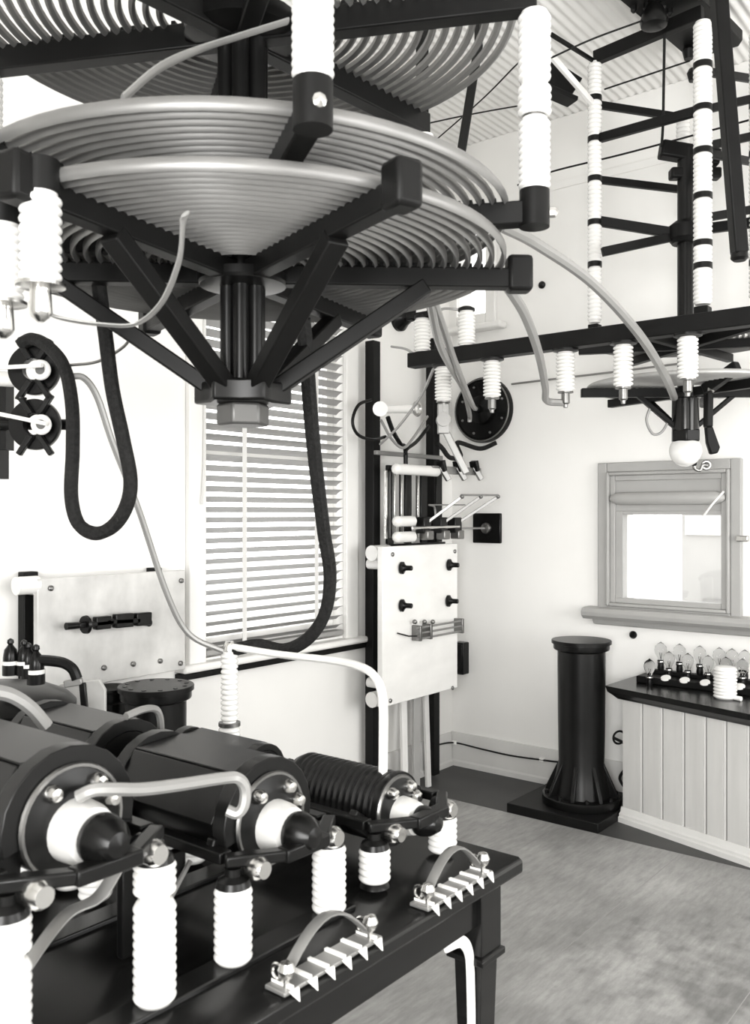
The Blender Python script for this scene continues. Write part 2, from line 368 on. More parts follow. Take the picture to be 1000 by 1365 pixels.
# ================================================================== counter on the right
A0 = V((*onH(829, 1094, 0).xy, 0)); B0 = V((*onH(1000, 1153, 0).xy, 0)); dv = (B0-A0).normalized(); nv = V((-dv.y, dv.x, 0))
if nv.x < 0: nv = -nv
HT = .70; LEN = 1.25
ct = thing('counter', A0, 'low counter with pale upright boards and dark moulded top', 'counter')
def P2(s, t, z): return A0+dv*s+nv*t+Z_*z
bw = [0]
for px in (856, 883, 912, 941, 968, 999):
    d = ray(px, 1000); # intersection with the front plane
    den = d.dot(nv); t = (A0-E0).dot(nv)/den; pt = E0+d*t; bw.append((pt-A0).dot(dv))
while bw[-1] < LEN: bw.append(bw[-1]+.105)
for a_, b_ in zip(bw[:-1], bw[1:]):
    m = MB(); g = .003
    m.prism([P2(a_+g, .006, .05), P2(a_+g+.004, 0, .05), P2(b_-g-.012, 0, .05), P2(b_-g-.010, .004, .05), P2(b_-g-.006, 0, .05), P2(b_-g, .004, .05), P2(b_-g, .02, .05), P2(a_+g, .02, .05)], (0, 0, HT-.112)); m.build('board', M_bead, ct, angle=20)
wl = (XW-.005-A0.x)
m = MB(); m.prism([P2(0, .02, 0), P2(LEN, .02, 0), V((XW-.035, A0.y+dv.y*LEN, 0)), V((XW-.035, A0.y, 0))], (0, 0, HT-.06)); m.build('carcass', M_bead, ct)
m = MB(); m.prism([P2(-.0, -.03, 0), P2(-.0, .02, 0), P2(-.0, .02, .075), P2(-.0, -.005, .075), P2(0, -.012, .05), P2(0, -.022, .042), P2(0, -.022, .03), P2(0, -.03, .026)], dv*LEN); m.build('base_moulding', M_base, ct, angle=20)
m = MB()
def toppoly(o, z): return [P2(-o, -o, z), P2(LEN, -o, z), V((XW-.003, (A0+dv*LEN).y, z)), V((XW-.003, A0.y+o, z))]
for (o1, zz1), (o2, zz2) in zip([(.015, HT-.066), (.028, HT-.052), (.052, HT-.03)], [(.028, HT-.052), (.052, HT-.03), (.06, HT)]):
    a_, b_ = toppoly(o1, zz1), toppoly(o2, zz2); m.add(a_+b_, [(0,1,2,3),(4,5,6,7),(0,1,5,4),(1,2,6,5),(2,3,7,6),(3,0,4,7)])
m.build('counter_top', M_table, ct, angle=20)
# rack of glass valves on the counter top
ry1 = onX(849, 900, 4.62).y; RK = .035; XRF, XRB = 4.61, 4.785
tr = thing('valve_rack', (4.7, ry1-.3, HT), 'dark wooden rack holding glass valves at the back of the counter', 'rack')
MB().bb((XRF, ry1-.75, HT), (XRB, ry1, HT+RK)).build('rack_body', M_dark, tr, .004)
MB().bb((XRB-.06, ry1-.74, HT+RK), (XRB-.01, ry1-.01, HT+RK+.02)).build('rack_step', M_dark, tr, .003)
def valve(p, sc, label, grp):
    v = thing('glass_valve', p, label, 'valve', grp)
    q = V(p); prof = [(.014, 0), (.016, .012), (.014, .03), (.017, .034), (.017, .046), (.013, .05)]
    MB().lathe([(r*sc, z*sc) for r, z in prof], q, Z_, 14).build('base', M_iron, v)
    MB().lathe([(.0175*sc, .036*sc), (.0182*sc, .04*sc), (.0175*sc, .044*sc)], q, Z_, 14).build('collar', M_steel, v)
    g = [(.011, .05), (.016, .062), (.026, .08), (.030, .098), (.026, .116), (.015, .128), (.004, .135), (.0005, .140)]
    gb_ = MB().lathe([(r*sc, z*sc) for r, z in g], q, Z_, 18, cap=False).build('bulb', M_glassm, v)
    MB().tube([q+Z_*.05*sc, q+Z_*.085*sc+dv*.006, q+Z_*.085*sc-dv*.006, q+Z_*.055*sc], .0015, 5).build('filament', M_steel, gb_)
    return v
ords = ['first', 'second', 'third', 'fourth', 'fifth', 'sixth']
for i, px in enumerate((881, 906, 933, 959, 976, 993)):
    q = onX(px, 880, XRB-.035); valve((XRB-.035, q.y, HT+RK+.02), 1.1, f'{ords[i]} glass valve from the black cylinder in the rear row of the rack', 'glass valves in the counter rack')
for i, px in enumerate((892, 917, 944, 968, 990)):
    q = onX(px, 890, XRF+.06); p = V((XRF+.06, q.y, HT+RK)); v = valve(p, 1.0, f'{ords[i]} glass valve from the black cylinder in the front row of the rack', 'glass valves in the counter rack')
    MB().lathe([(.026, 0), (.026, .003), (.02, .004)], p+V((-.045, 0, .002)), V((-.45, 0, .85)), 18).build('label_disc', M_white, v)
v = valve(onH(866, 913, HT), 1.0, 'single glass valve standing alone on the counter corner', 'glass valves in the counter rack')
pz = onH(967, 931, HT); pi = thing('spare_insulator', pz, 'short fat white ribbed insulator standing on the counter edge', 'insulator')
insulator(pi, pz, pz+Z_*.155, .056, 9, 'ribbed_body', .14)
MB().cyl(pz+dv*.05+Z_*.012, pz+dv*.085+Z_*.012, .011).build('stud', M_white, pi)
# plain cable coil behind the black cylinder
# ================================================================== black cylinder on its platform
PX0 = 4.2; PYA, PYB = 1.935, onH(677, 1082, 0).y
pf = MB().bb((PX0, PYA, 0), (XW-.035, PYB, .05)).build('platform', M_dark, None, .004); tag(pf, 'low dark wooden platform on the floor against the right wall', 'platform')
cc = V((4.47, 2.155, .05))
def column(c, h, r, label, holes, ribs=True):
    t = thing('flanged_cylinder', c, label, 'cylinder', 'black flanged cylinders')
    m = MB(); b = .12 if ribs else .02
    m.lathe([(r*(1.3 if ribs else .93), .012), (r*(1.12 if ribs else .93), b), (r*.95, b+.1), (r*.98, h*.5), (r, h-.1), (r, h-.055)], c, Z_, 40); m.build('barrel', M_iron, t)
    tf = MB().lathe([(r*1.0, h-.06), (r*1.15, h-.05), (r*1.17, h-.045), (r*1.17, h-.02), (r*1.25, h-.018), (r*1.25, h-.003), (r*1.23, h)], c, Z_, 40).build('top_flange', M_iron, t)
    if ribs:
        bf = MB().lathe([(r*1.62, 0), (r*1.64, .005), (r*1.64, .04), (r*1.6, .045), (r*.9, .05)], c, Z_, 40).build('base_flange', M_iron, t)
        for k in range(8):
            a = k*math.pi/4+.2; d = V((math.cos(a), math.sin(a), 0)); s_ = V((-d.y, d.x, 0))*.022
            MB().prism([c+d*r*.85+Z_*.045-s_/2, c+d*r*1.55+Z_*.045-s_/2, c+d*r*1.5+Z_*.07-s_/2, c+d*r*.9+Z_*.23-s_/2], s_).build('rib', M_iron, t, .003)
        for k in range(8):
            a = k*math.pi/4+.6; d = V((math.cos(a), math.sin(a), 0))
            MB().lathe([(.011, 0), (.011, .012), (.005, .018)], c+d*r*1.45+Z_*.045, Z_, 8).build('bolt', M_iron, bf)
    if holes:
        for k in range(12):
            a = k*math.pi/6; d = V((math.cos(a), math.sin(a), 0))
            MB().lathe([(.009, 0), (.009, .002)], c+d*r*1.0+Z_*h, Z_, 10).build('bolt_hole', M_black, tf)
    return t
column(cc, .87, .127, 'tall black cylinder with ribbed foot standing on the dark platform', False)
lp = thing('cable_loop', cc+V((.17, -.1, 0)), 'loose dark cable loop hanging behind the black cylinder foot', 'cable')
MB().tube(catmull([cc+V((.12, -.13, .34)), cc+V((.15, -.19, .30)), cc+V((.19, -.19, .2)), cc+V((.2, -.13, .1)), cc+V((.22, -.2, .004)), cc+V((.25, -.14, .008))]), .008, 8).build('cable_run', M_rope, lp)
MB().torus(cc+V((.145, -.15, .34)), V((.6, .8, .1)), .035, .006, 20, 6).build('eye', M_rope, lp)
cl = onY(208, 913, 2.8)
column(V((cl.x, cl.y, 0)), cl.z, .115, 'black cylinder with ring of bolt holes on its top, before the grey marble panel', True, False)
cl2 = onY(146, 909, 3.08)
column(V((cl2.x, cl2.y, 0)), cl2.z-.02, .068, 'narrow black cylinder half hidden beside the bolt-holed one', False, False)

# ================================================================== things on the right wall
def wallbush(px, py, r, label):
    p = onX(px, py, XW); t = thing('wall_bushing', p, label, 'bushing')
    ax = V((-1, 0, 0))
    pt = MB().lathe([(r, 0), (r, .02), (r*.97, .035), (r*.9, .04), (r*.86, .028), (r*.5, .022), (r*.45, .022)], p, ax, 48).build('plate', M_black, t)
    MB().torus(p+ax*.034, ax, r*.935, .006, 48, 6).build('rim', M_dsteel, pt)
    MB().lathe([(r*.45, .02), (r*.42, .05), (r*.3, .06), (r*.12, .065), (r*.12, .1), (.012, .105)], p, ax, 32).build('hub', M_black, t)
    for k in range(8):
        a = k*math.pi/4+.4; d = V((0, math.cos(a), math.sin(a)))
        MB().lathe([(.008, 0), (.008, .008), (.003, .011)], p+ax*.026+d*r*.75, ax, 8).build('bolt', M_dsteel, pt)
    return p
pb = wallbush(646, 547, .205, 'large round black bushing plate high on the right wall')
p = onX(651, 704, XW); t = thing('switch_plate', p, 'square black switch plate with round knob on the right wall', 'switch')
MB().box(p+V((-.012, 0, 0)), (.024, .2, .185)).build('plate', M_black, t, .006)
MB().lathe([(.035, .024), (.035, .03), (.028, .04), (.01, .045)], p, V((-1, 0, 0)), 20).build('knob', M_dsteel, t)
MB().tube([p+V((-.045, 0, 0)), p+V((-.1, .02, 0)), onX(600, 704, XW-.38)], .006, 6).build('rod', M_ribbon, t)
p = onX(619, 876, XW); t = thing('junction_box', p, 'small dark upright box on the wall beside the white marble panel', 'box')
MB().box(p+V((-.035, 0, 0)), (.07, .075, .2)).build('case', M_iron, t, .006); MB().box(p+V((-.074, 0, 0)), (.008, .06, .18)).build('lid', M_iron, t, .003)
p = onX(845, 846, XW); t = MB().lathe([(.02, 0), (.022, .012), (.014, .025)], p, V((-1, 0, 0)), 14).build('wall_stud', M_iron); tag(t, 'small dark stud on the wall just under the moulded window', 'stud')
cb = thing('wall_cable', onX(660, 1000, XW-.03), 'thin dark cable clipped along the baseboard beside the corner', 'cable')
c_ = [onY(578, 994, YW-.06), onX(605, 990, XW-.04), onX(640, 998, XW-.036), onX(680, 1007, XW-.036), onX(722, 1013, XW-.036), onX(748, 1016, XW-.036), onX(790, 1018, XW-.036)]
MB().tube(catmull(c_), .005, 6).build('cable_run', M_rope, cb)
for q in (c_[0], c_[1], c_[4]): MB().box(q+V((.006, 0, 0)), (.02, .03, .022)).build('clip', M_white, cb, .003)
wire = MB().tube([onX(682, 512, XW-.02), onX(740, 505, XW-.02), onX(800, 498, XW-.02), onX(920, 483, XW-.02)], .006, 6).build('wall_conduit', M_dsteel); tag(wire, 'thin grey conduit running along the wall from the round bushing', 'conduit')

# ================================================================== switchboard by the corner
pl_ = onY(497, 700, 3.13); pr_ = onY(577, 700, 3.13)
sb = thing('switch_rack', (4.0, 3.1, 0), 'dark upright timber frame carrying switch gear beside the tall window', 'rack')
zt = onY(497, 455, 3.13).z
MB().bb((pl_.x-.032, 3.10, 0), (pl_.x+.032, 3.16, zt)).build('post', M_dark, sb, .004)
MB().bb((pr_.x-.032, 3.10, .02), (pr_.x+.032, 3.16, zt+.1)).build('post', M_dark, sb, .004)
zc = onY(540, 606, 3.07).z
MB().bb((pl_.x-.03, 3.075, zc-.012), (pr_.x+.03, 3.10, zc+.012)).build('cross_rail', M_pale, sb, .003)
# slotted insulating board with strips between the posts
zb0 = onY(550, 724, 3.05).z; zb1 = onY(550, 622, 3.05).z
for px in (521, 545, 566, 586):
    q = onY(px, 680, 3.06); MB().bb((q.x-.03, 3.06, zb0), (q.x+.03, 3.075, zb1)).build('slotted_strip', M_black, sb, .003)
for px in (516, 527, 536, 558):
    q = onY(px, 680, 3.04); MB().bb((q.x-.007, 3.04, zb0+.03), (q.x+.007, 3.058, zb1-.03)).build('bright_strip', M_steel, sb, .002)
for zz in (zb0+.0, zb1):
    MB().bb((pl_.x+.03, 3.05, zz-.025), (pr_.x+.02, 3.06, zz+.0)).build('cross_strap', M_black, sb, .003)
# rods from the insulating knobs
def rod(a, b, r): MB().cyl(a, b, r, None, 14).build('porcelain_rod', M_porc, sb)
YS = 2.93
def rodp(px0, px1, py, r):                                     # white rods stand off the board toward the viewer's right
    a = onY(px0, py, YS); b = onY(px1, py, YS); b.z = a.z; rod(a, b, r); MB().sphere(a, r*1.02, 12).build('rod_end', M_porc, sb); return b
b1 = rodp(529, 582, 625, .03)
b2 = rodp(530, 550, 695, .03); b3 = rodp(530, 550, 716, .03)
MB().cyl(onY(507, 545, 3.05), onY(507, 545, 2.93), .036, .04, 16).build('porcelain_knob', M_porc, sb)
MB().cyl(onY(508, 546, 2.99), onY(552, 545, 2.99), .02, .026, 14).build('porcelain_rod', M_porc, sb)
MB().torus(onY(556, 545, 2.97), V((0, 1, 0)), .035, .01, 18, 6).build('ring', M_steel, sb)
for px in (590, 612, 634):                                     # upper clip jaws
    q = onY(px, 626, 2.9); d = V((.35, -.3, -.75)).normalized()
    m = MB(); m.bar(q-d*.02, q+d*.07, .034, .03); m.build('clip_jaw', M_dsteel, sb, .003)
    m = MB(); m.bar(q+V((-.02, 0, .05)), q+V((.0, 0, -.01)), .05, .03); m.build('clip_block', M_black, sb, .003)
MB().bar(onY(575, 626, 2.915), onY(640, 629, 2.915), .02, .045).build('clip_bar', M_pale, sb, .003)
for px, ex in ((565, 616), (587, 641), (606, 664)):            # lower contact blocks and blades
    q = onY(px, 700, 2.9); e = onY(ex, 662, 2.72)
    MB().box(q, (.07, .06, .09)).build('contact_block', M_iron, sb, .006)
    MB().box(q+V((.0, -.02, -.055)), (.06, .06, .05)).build('contact_foot', M_dsteel, sb, .006)
    MB().bar(q, e, .008, .017).build('blade', M_dsteel, sb, .002)
    MB().sphere(e, .013, 10).build('blade_tip', M_dsteel, sb)
MB().cyl(onY(615, 660, 2.72), onY(664, 660, 2.72), .006).build('tie_rod', M_pale, sb)
MB().cyl(onY(550, 704, 2.87), onY(612, 702, 2.87), .008).build('shaft', M_steel, sb)
MB().tube(catmull([onY(572, 673, 2.9), onY(579, 676, 2.9), onY(581, 690, 2.9)]), .006, 6).build('link', M_pale, sb)
MB().tube([onY(572, 673, 2.9), onY(620, 673, 2.9)], .004, 6).build('link', M_pale, sb)
def lead(pts, r, label, mt, name='lead_wire', cat='wire'):
    o = MB().tube(catmull(pts), r, 8).build(name, mt); return tag(o, label, cat)
lead([onY(495, 533, 3.05), onY(478, 540, 3.05), onY(470, 562, 3.05), onY(478, 580, 3.05), onY(498, 586, 3.05), onY(514, 582, 3.05)], .009, 'black wire looped around the frame post nearest the window', M_black)
lead([onY(517, 556, 2.99), onY(524, 575, 3.0), onY(534, 592, 3.02), onY(540, 597, 3.02), onY(541, 622, 3.02)], .013, 'black wire slanting down from the white knob into the switch frame', M_black)
lead([onY(572, 568, 3.02), onY(556, 588, 3.02), onY(543, 598, 3.0), onY(540, 605, 3.0)], .011, 'black wire rising from the frame centre to the corner post', M_black)
lead([onY(508, 560, 2.97), onY(522, 585, 2.98), onY(537, 597, 2.98), onY(550, 585, 2.98), onY(570, 555, 2.98)], .008, 'pale wire drooping in a shallow V between the frame posts', M_ribbon)
lead([W(578, 492, 4.1), W(560, 530, 4.3), W(530, 570, 4.55), onY(507, 592, 2.97)], .007, 'straight pale wire slanting from the beam down to the frame rail', M_ribbon)
# white marble panel in front of the frame
YP = 2.93; pa = onY(510, 729, YP); pc = onY(610, 729, YP); zlo = onY(512, 943, YP).z; zhi = pa.z
mp = thing('marble_panel', ((pa.x+pc.x)/2, YP, zlo), 'tall white marble panel with four black knobs mounted on the frame', 'panel')
sl_ = MB().bb((pa.x, YP, zlo), (pc.x, YP+.035, zhi)).build('slab', M_marble, mp, .004)
for px, py in ((535, 757), (598, 753), (535, 807), (597, 801)):
    q = onY(px, py, YP); k = MB(); k.lathe([(.034, 0), (.034, .012), (.02, .02), (.014, .03), (.014, .06), (.011, .064)], q, V((.25, -1, 0)), 20); k.build('knob', M_black, sl_)
for px, py in ((523, 739), (606, 735), (520, 934), (603, 917)):
    MB().lathe([(.012, 0), (.012, .006), (.006, .01)], onY(px, py, YP), V((0, -1, 0)), 10).build('screw', M_dsteel, sl_)
for py in (737, 931):
    q = onY(503, py, 3.02); MB().cyl((q.x-.05, 3.02, q.z), (q.x+.09, 3.02, q.z), .042, None, 18).build('standoff', M_porc, mp)
for px in (520, 600):
    for zz in (zhi-.1, zlo+.1):
        q = onY(px, 800, YP+.03); MB().cyl((q.x, YP+.03, zz), (q.x, 3.105, zz), .028, None, 14).build('standoff', M_porc, mp)
fz = onY(580, 838, YP).z; f0 = onY(556, 838, YP-.05); f1 = onY(612, 838, YP-.05)
for dz in (.03, 0, -.03): MB().cyl((f0.x, YP-.05, fz+dz), (f1.x+.02, YP-.05, fz+dz), .006).build('fuse_rod', M_pale, mp)
for px in (556, 570, 612):
    q = onY(px, 838, YP-.03); MB().box((q.x, YP-.03, fz), (.02, .06, .085)).build('fuse_clip', M_dsteel, mp, .003)
for px in (553, 566, 577): MB().sphere(onY(px, 829, YP-.03), .014, 10).build('terminal', M_dsteel, mp)
MB().tube([onY(530, 844, YP-.01), onY(545, 848, YP-.03), onY(556, 848, YP-.05)], .004, 6).build('link_wire', M_iron, mp)
# boards leaning behind the marble panel
for i, (px, tx, w_, pa_) in enumerate(((536, 534, .05, 950), (547, 549, .06, 950), (560, 556, .04, 955))):
    q = onY(px, 1030, 3.1); t_ = onY(tx, 880, 3.14)
    o = MB().bar((q.x, 3.08-.02*i, .002), (t_.x, 3.13-.02*i, .85), w_, .02, Y_).build('leaning_lath', [M_wtrim, M_trim, M_base][i], None, .003)
    tag(o, ['pale narrow lath leaning below the marble panel, nearest the window', 'grey ridged lath leaning below the marble panel, middle of three', 'pale lath leaning below the marble panel, nearest the corner'][i], 'lath', 'laths under the marble panel')

# ================================================================== grey marble panel on the window wall
YG = 3.07; ga = onY(50, 772, YG); gb = onY(247, 768, YG); gz = onY(200, 900, YG).z
gp = thing('knife_switch_panel', ((ga.x+gb.x)/2, YG, gz), 'grey veined marble panel with black knife switch under the wall', 'panel')
MB().bb((ga.x, YG, gz), (gb.x, YG+.03, ga.z)).build('slab', M_marble2, gp, .004)
q0 = onY(38, 762, 3.18); MB().bb((q0.x-.03, 3.16, .6), (q0.x+.03, 3.205, q0.z)).build('post', M_dark, gp, .004)
q0 = onY(205, 766, 3.18); MB().bb((q0.x-.022, 3.15, 1.2), (q0.x+.022, 3.205, q0.z+.03)).build('post', M_dark, gp, .004)
MB().lathe([(.012, 0), (.012, .01)], V((q0.x, 3.15, q0.z-.01)), V((0, -1, 0)), 10).build('bolt', M_steel, gp)
for px, py in ((45, 781), (205, 790), (70, 880)):
    q = onY(px, py, 3.12); MB().cyl((q.x-.0, YG+.02, q.z), (q.x, 3.165, q.z), .035, None, 16).build('standoff', M_porc, gp)
q = onY(44, 781, 3.06); MB().cyl((q.x-.045, 3.1, q.z), (q.x+.04, 3.1, q.z), .034, None, 18).build('standoff', M_porc, gp)
def kb(px0, px1, py0, py1, w_, name, mt=M_black, dy=.05):
    a_, b_ = onY(px0, py0, YG-dy), onY(px1, py1, YG-dy); MB().bar(a_, b_, .03, w_, Z_).build(name, mt, gp, .004)
kb(104, 150, 834, 829, .02, 'blade', M_iron); kb(126, 146, 831, 829, .05, 'jaw'); kb(152, 176, 828, 826, .055, 'jaw'); kb(180, 200, 826, 824, .052, 'jaw'); kb(140, 185, 829, 827, .022, 'blade', M_iron)
a_, b_ = onY(88, 835, YG-.05), onY(113, 833, YG-.05); MB().cyl(a_, b_, .014, .012).build('handle', M_black, gp)
MB().lathe([(.034, 0), (.036, .012), (.02, .02)], onY(112, 833, YG-.05), X_, 18).build('guard', M_black, gp)
for px in (132, 160, 190): q = onY(px, 829, YG); MB().cyl((q.x, YG, q.z), (q.x, YG-.045, q.z), .016).build('jaw_stem', M_black, gp)
for px, py in ((67, 784), (241, 774), (138, 890), (177, 885), (213, 881), (240, 884)):
    MB().lathe([(.011, 0), (.011, .008), (.005, .012)], onY(px, py, YG), V((0, -1, 0)), 10).build('screw', M_dsteel, gp)

# ================================================================== beam with insulators across the room
XBm = 3.2
hb = onX(720, 459, XBm).z; yb0 = onX(548, 478, XBm).y
bm_ = thing('insulator_beam', (XBm, 1.5, hb), 'long dark horizontal beam with white insulators above and below', 'beam')
MB().bb((XBm-.03, -.3, hb-.032), (XBm+.03, yb0, hb+.032)).build('timber', M_dark, bm_, .004)
for px in (591, 656, 754, 831, 917):
    q = onX(px, 470, XBm); top = V((XBm, q.y, hb-.034)); zlow = onX(px, {591: 535, 656: 530, 754: 522, 831: 516, 917: 505}[px], XBm).z
    MB().lathe([(.05, 0), (.05, .008), (.036, .012)], top+Z_*.002, -Z_, 16).build('mount_plate', M_iron, bm_)
    insulator(bm_, V((XBm, q.y, zlow)), top-Z_*.008, .037, 10, depth=.28)
    MB().lathe([(.03, 0), (.03, .006), (.016, .008), (.016, .045), (.01, .05), (.008, .062), (.001, .064)], V((XBm, q.y, zlow)), -Z_, 14).build('stud', M_dsteel, bm_)
for px, yt in ((563, 425), (622, 415)):
    q = onX(px, 470, XBm); zt_ = onX(px, yt, XBm).z
    insulator(bm_, V((XBm, q.y, hb+.034)), V((XBm, q.y, zt_)), .037, 9, depth=.2)
    MB().lathe([(.036, 0), (.036, .012), (.02, .02)], V((XBm, q.y, zt_)), Z_, 14).build('cap', M_iron, bm_)
q = onX(563, 470, XBm)
for dy in (-.05, .06): MB().bar((XBm, q.y+dy, onX(563, 425, XBm).z+.0), (XBm, q.y+dy*.9, onX(563, 380, XBm).z), .035, .025).build('hanger', M_dark, bm_)
MB().bar((XBm, q.y-.06, onX(563, 425, XBm).z+.015), (XBm, q.y+.07, onX(563, 425, XBm).z+.015), .05, .02).build('yoke', M_dark, bm_)
MB().bar((XBm, q.y, onX(563, 380, XBm).z-.01), (XBm, q.y, HC-.0), .04, .04, X_).build('hanger', M_dark, bm_)

# ================================================================== the great coil over the table
D = 2.1; AX = F*D+R*(-.1467*D); AX = V((AX.x, AX.y, 0))
def ax(h, rad=0, deg=0): return V((AX.x, AX.y, h))+camdir(deg)*rad
HB, HA, HCc = EYE+.278*D, EYE+.325*D, EYE+.53*D+.036; HP = EYE+.1325*D
gc = thing('inductance_coil', ax(HP-.08), 'huge dark framed coil of stacked copper spirals hanging over the table', 'coil')
def spiral(c, r0, r1, turns, name, parent, m, w, h, start=0, sag=0):
    n = int(turns*72); pts = []
    for i in range(n+1):
        t = i/n; a = start+2*math.pi*turns*t; r = r0+(r1-r0)*t; pts.append(c+V((math.cos(a)*r, math.sin(a)*r, sag*(r/r1)**2)))
    return MB().tube(pts, .01, 6, w, h, Z_).build(name, m, parent, angle=50)
RO = .61
tag(spiral(ax(HB), .10, RO, 19, 'spiral_winding', gc, M_copper, .0065, .013, .5), 'lowest flat copper spiral of the big coil')
tag(spiral(ax(HA), .12, RO+.01, 18, 'spiral_winding', gc, M_copper, .0065, .013, 1.5), 'middle flat copper spiral of the big coil')
tag(spiral(ax(HCc), .16, RO+.035, 16, 'spiral_winding', gc, M_copper, .0085, .012, 2.5), 'topmost flat copper spiral of the big coil')
armz = .03
def arms(h, rot, L, w_, hh, stub=True):
    for k in range(6):
        d = camdir(rot+60*k); c = ax(h-armz)
        m = MB(); m.bar(c+d*.05, c+d*L, w_, hh); a = m.build('arm', M_dark, gc, .004)
        m = MB()                                                # comb teeth holding the turns
        for j in range(19):
            r_ = .115+j*.026
            if r_ > L-.04: break
            m.bar(c+d*(r_-.005)+Z_*(hh/2), c+d*(r_+.005)+Z_*(hh/2), w_*.8, .018)
        m.build('comb', M_dark, a)
arms(HB, 3, .665, .042, .046); arms(HA, -12, .675, .042, .05); arms(HCc, -12, .675, .046, .06)
# column of four tubes round a core, hub plates
def colm(h0, h1, r):
    MB().cyl(ax(h0), ax(h1), r*.62, None, 20).build('column_core', M_iron, gc)
    for k in range(6): d = camdir(30+60*k)*r*.68; MB().cyl(ax(h0)+d, ax(h1)+d, r*.33, None, 12).build('column_tube', M_iron, gc)
colm(HP+.03, HB-.02, .055); colm(HA+.02, HC, .061); colm(HB-.02, HA+.02, .05)
for h in (HB-.045, HA-.045):
    MB().lathe([(.06, 0), (.1, .005), (.105, .012), (.105, .03), (.06, .04)], ax(h-.015), Z_, 30).build('hub_plate', M_iron, gc)
MB().lathe([(.11, 0), (.135, .01), (.135, .05), (.10, .07)], ax(HCc-.055), Z_, 30).build('hub_plate', M_iron, gc)
m = MB(); pl = []
for k in range(12):
    r_ = .115 if k % 2 == 0 else .085; pl.append(ax(HP, r_, 3+30*k))
m.prism([p-Z_*.025 for p in pl], (0, 0, .05)); m.build('foot_plate', M_iron, gc, .006)
m = MB(); m.prism([ax(HP-.075, .062, 15+60*k) for k in range(6)], (0, 0, .05)); m.build('hex_nut', M_nut, gc, .006)
for k in range(6):
    d = camdir(3+60*k); m = MB()
    m.bar(ax(HP+.012)+d*.075, ax(HB-armz-.02)+d*.43, .046, .038); m.build('strut', M_dark, gc, .004)
# arm ends: blocks and insulators between the coils
for k in range(6):
    d = camdir(-12+60*k); e0 = ax(HA-armz)+d*.67; e1 = ax(HCc-armz)+d*.67
    MB().cyl(e0-Z_*.03, e0+Z_*.05, .033, None, 18).build('arm_end', M_dark, gc)
    L0, L1 = e0.z+.05, e1.z-.03; j1 = L0+(L1-L0)*.41; j2 = L0+(L1-L0)*.6
    insulator(gc, (e0.x, e0.y, L0), (e0.x, e0.y, j1-.003), .035, 10); insulator(gc, (e0.x, e0.y, j1+.003), (e0.x, e0.y, j2-.003), .037, 4); insulator(gc, (e0.x, e0.y, j2+.003), (e0.x, e0.y, L1), .036, 9)
    MB().cyl((e0.x, e0.y, j1-.006), (e0.x, e0.y, j1+.006), .026).build('joint', M_dsteel, gc); MB().cyl((e0.x, e0.y, j2-.006), (e0.x, e0.y, j2+.006), .029).build('joint', M_porc, gc)
    MB().lathe([(.012, 0), (.012, .012), (.004, .018)], e0+d*.033, d, 8).build('bolt', M_steel, gc)
for k in range(6):
    d = camdir(3+60*k); e = ax(HB-armz)+d*.65
    MB().box(e+Z_*.012, (.06, .055, .085), (d, Z_.cross(d), Z_)).build('arm_end', M_dark, gc, .01)
# two insulators hanging at the near left
def hang(px, z, ytop, ybot, ystud, link):
    a_, b_ = W(px, ytop, z), W(px, ybot, z)
    insulator(gc, b_, a_, .036, 9)
    MB().lathe([(.042, 0), (.042, .006), (.018, .01), (.02, .05), (.015, .058), (.006, .066)], b_, -Z_, 16).build('stud', M_steel, gc)
    MB().cyl(a_, W(px, link, z), .032, None, 16).build('hanger', M_dark, gc)
hang(54, 1.545, 258, 378, 420, 214); hang(4, 1.62, 300, 402, 440, 225)
MB().tube(catmull([W(55, 412, 1.55), W(80, 424, 1.58), W(130, 432, 1.62), W(180, 432, 1.66), W(215, 404, 1.62), W(238, 350, 1.55), W(244, 300, 1.5), W(247, 285, 1.48)], 10), .01, 8, .003, .011, F).build('ribbon_lead', M_ribbon, gc)
MB().tube(catmull([W(163, 132, 1.62), W(210, 92, 1.7), W(260, 68, 1.8), W(320, 48, 1.85), W(384, 28, 1.9)]), .01, 8, .004, .011, F).build('ribbon_lead', M_ribbon, gc)

# ================================================================== the smaller coil on the right
Z2 = 4.1; C2 = W(914, 515, Z2); H2 = C2.z
def c2(h, rad=0, deg=0): return V((C2.x, C2.y, h))+camdir(deg)*rad
rc = thing('inductance_coil', c2(H2-.2), 'smaller dark framed coil with tall insulator strings before the right wall', 'coil')
HU = W(912, 452, Z2).z
tag(spiral(c2(H2), .1, .45, 14, 'spiral_winding', rc, M_copper_far, .0065, .011), 'lower copper spiral of the small coil')
tag(spiral(c2(HU), .1, .45, 14, 'spiral_winding', rc, M_copper_far, .0065, .011), 'upper copper spiral of the small coil')
for h, rot in ((H2, 180), (HU, 165)):
    for k in range(6):
        if h == H2 and k == 1: continue
        d = camdir(rot+60*k); MB().bar(c2(h-.03)+d*.03, c2(h-.03)+d*.475, .035, .04).build('arm', M_dark, rc, .003)
zt2 = W(912, 200, Z2).z
MB().cyl(c2(H2-.24), c2(zt2), .036, None, 20).build('column', M_iron, rc)
for k in (0, 3, 4, 5):
    d = camdir(180+60*k); MB().bar(c2(H2-.2)+d*.03, c2(H2-.04)+d*.22, .03, .02).build('strut', M_dark, rc, .003)
MB().lathe([(.055, 0), (.06, .005), (.06, .15), (.068, .155), (.068, .175), (.05, .18)], c2(W(914, 576, Z2).z), Z_, 28).build('hub', M_gloss, rc)
m = MB(); zn = W(914, 589, Z2).z; m.prism([c2(zn, .068, 15+60*k) for k in range(6)], (0, 0, .055)); m.build('hex_nut', M_iron, rc, .006)
MB().sphere(c2(W(914, 601, Z2).z, .0, 0), .072, 28).build('ball', M_porc, rc)
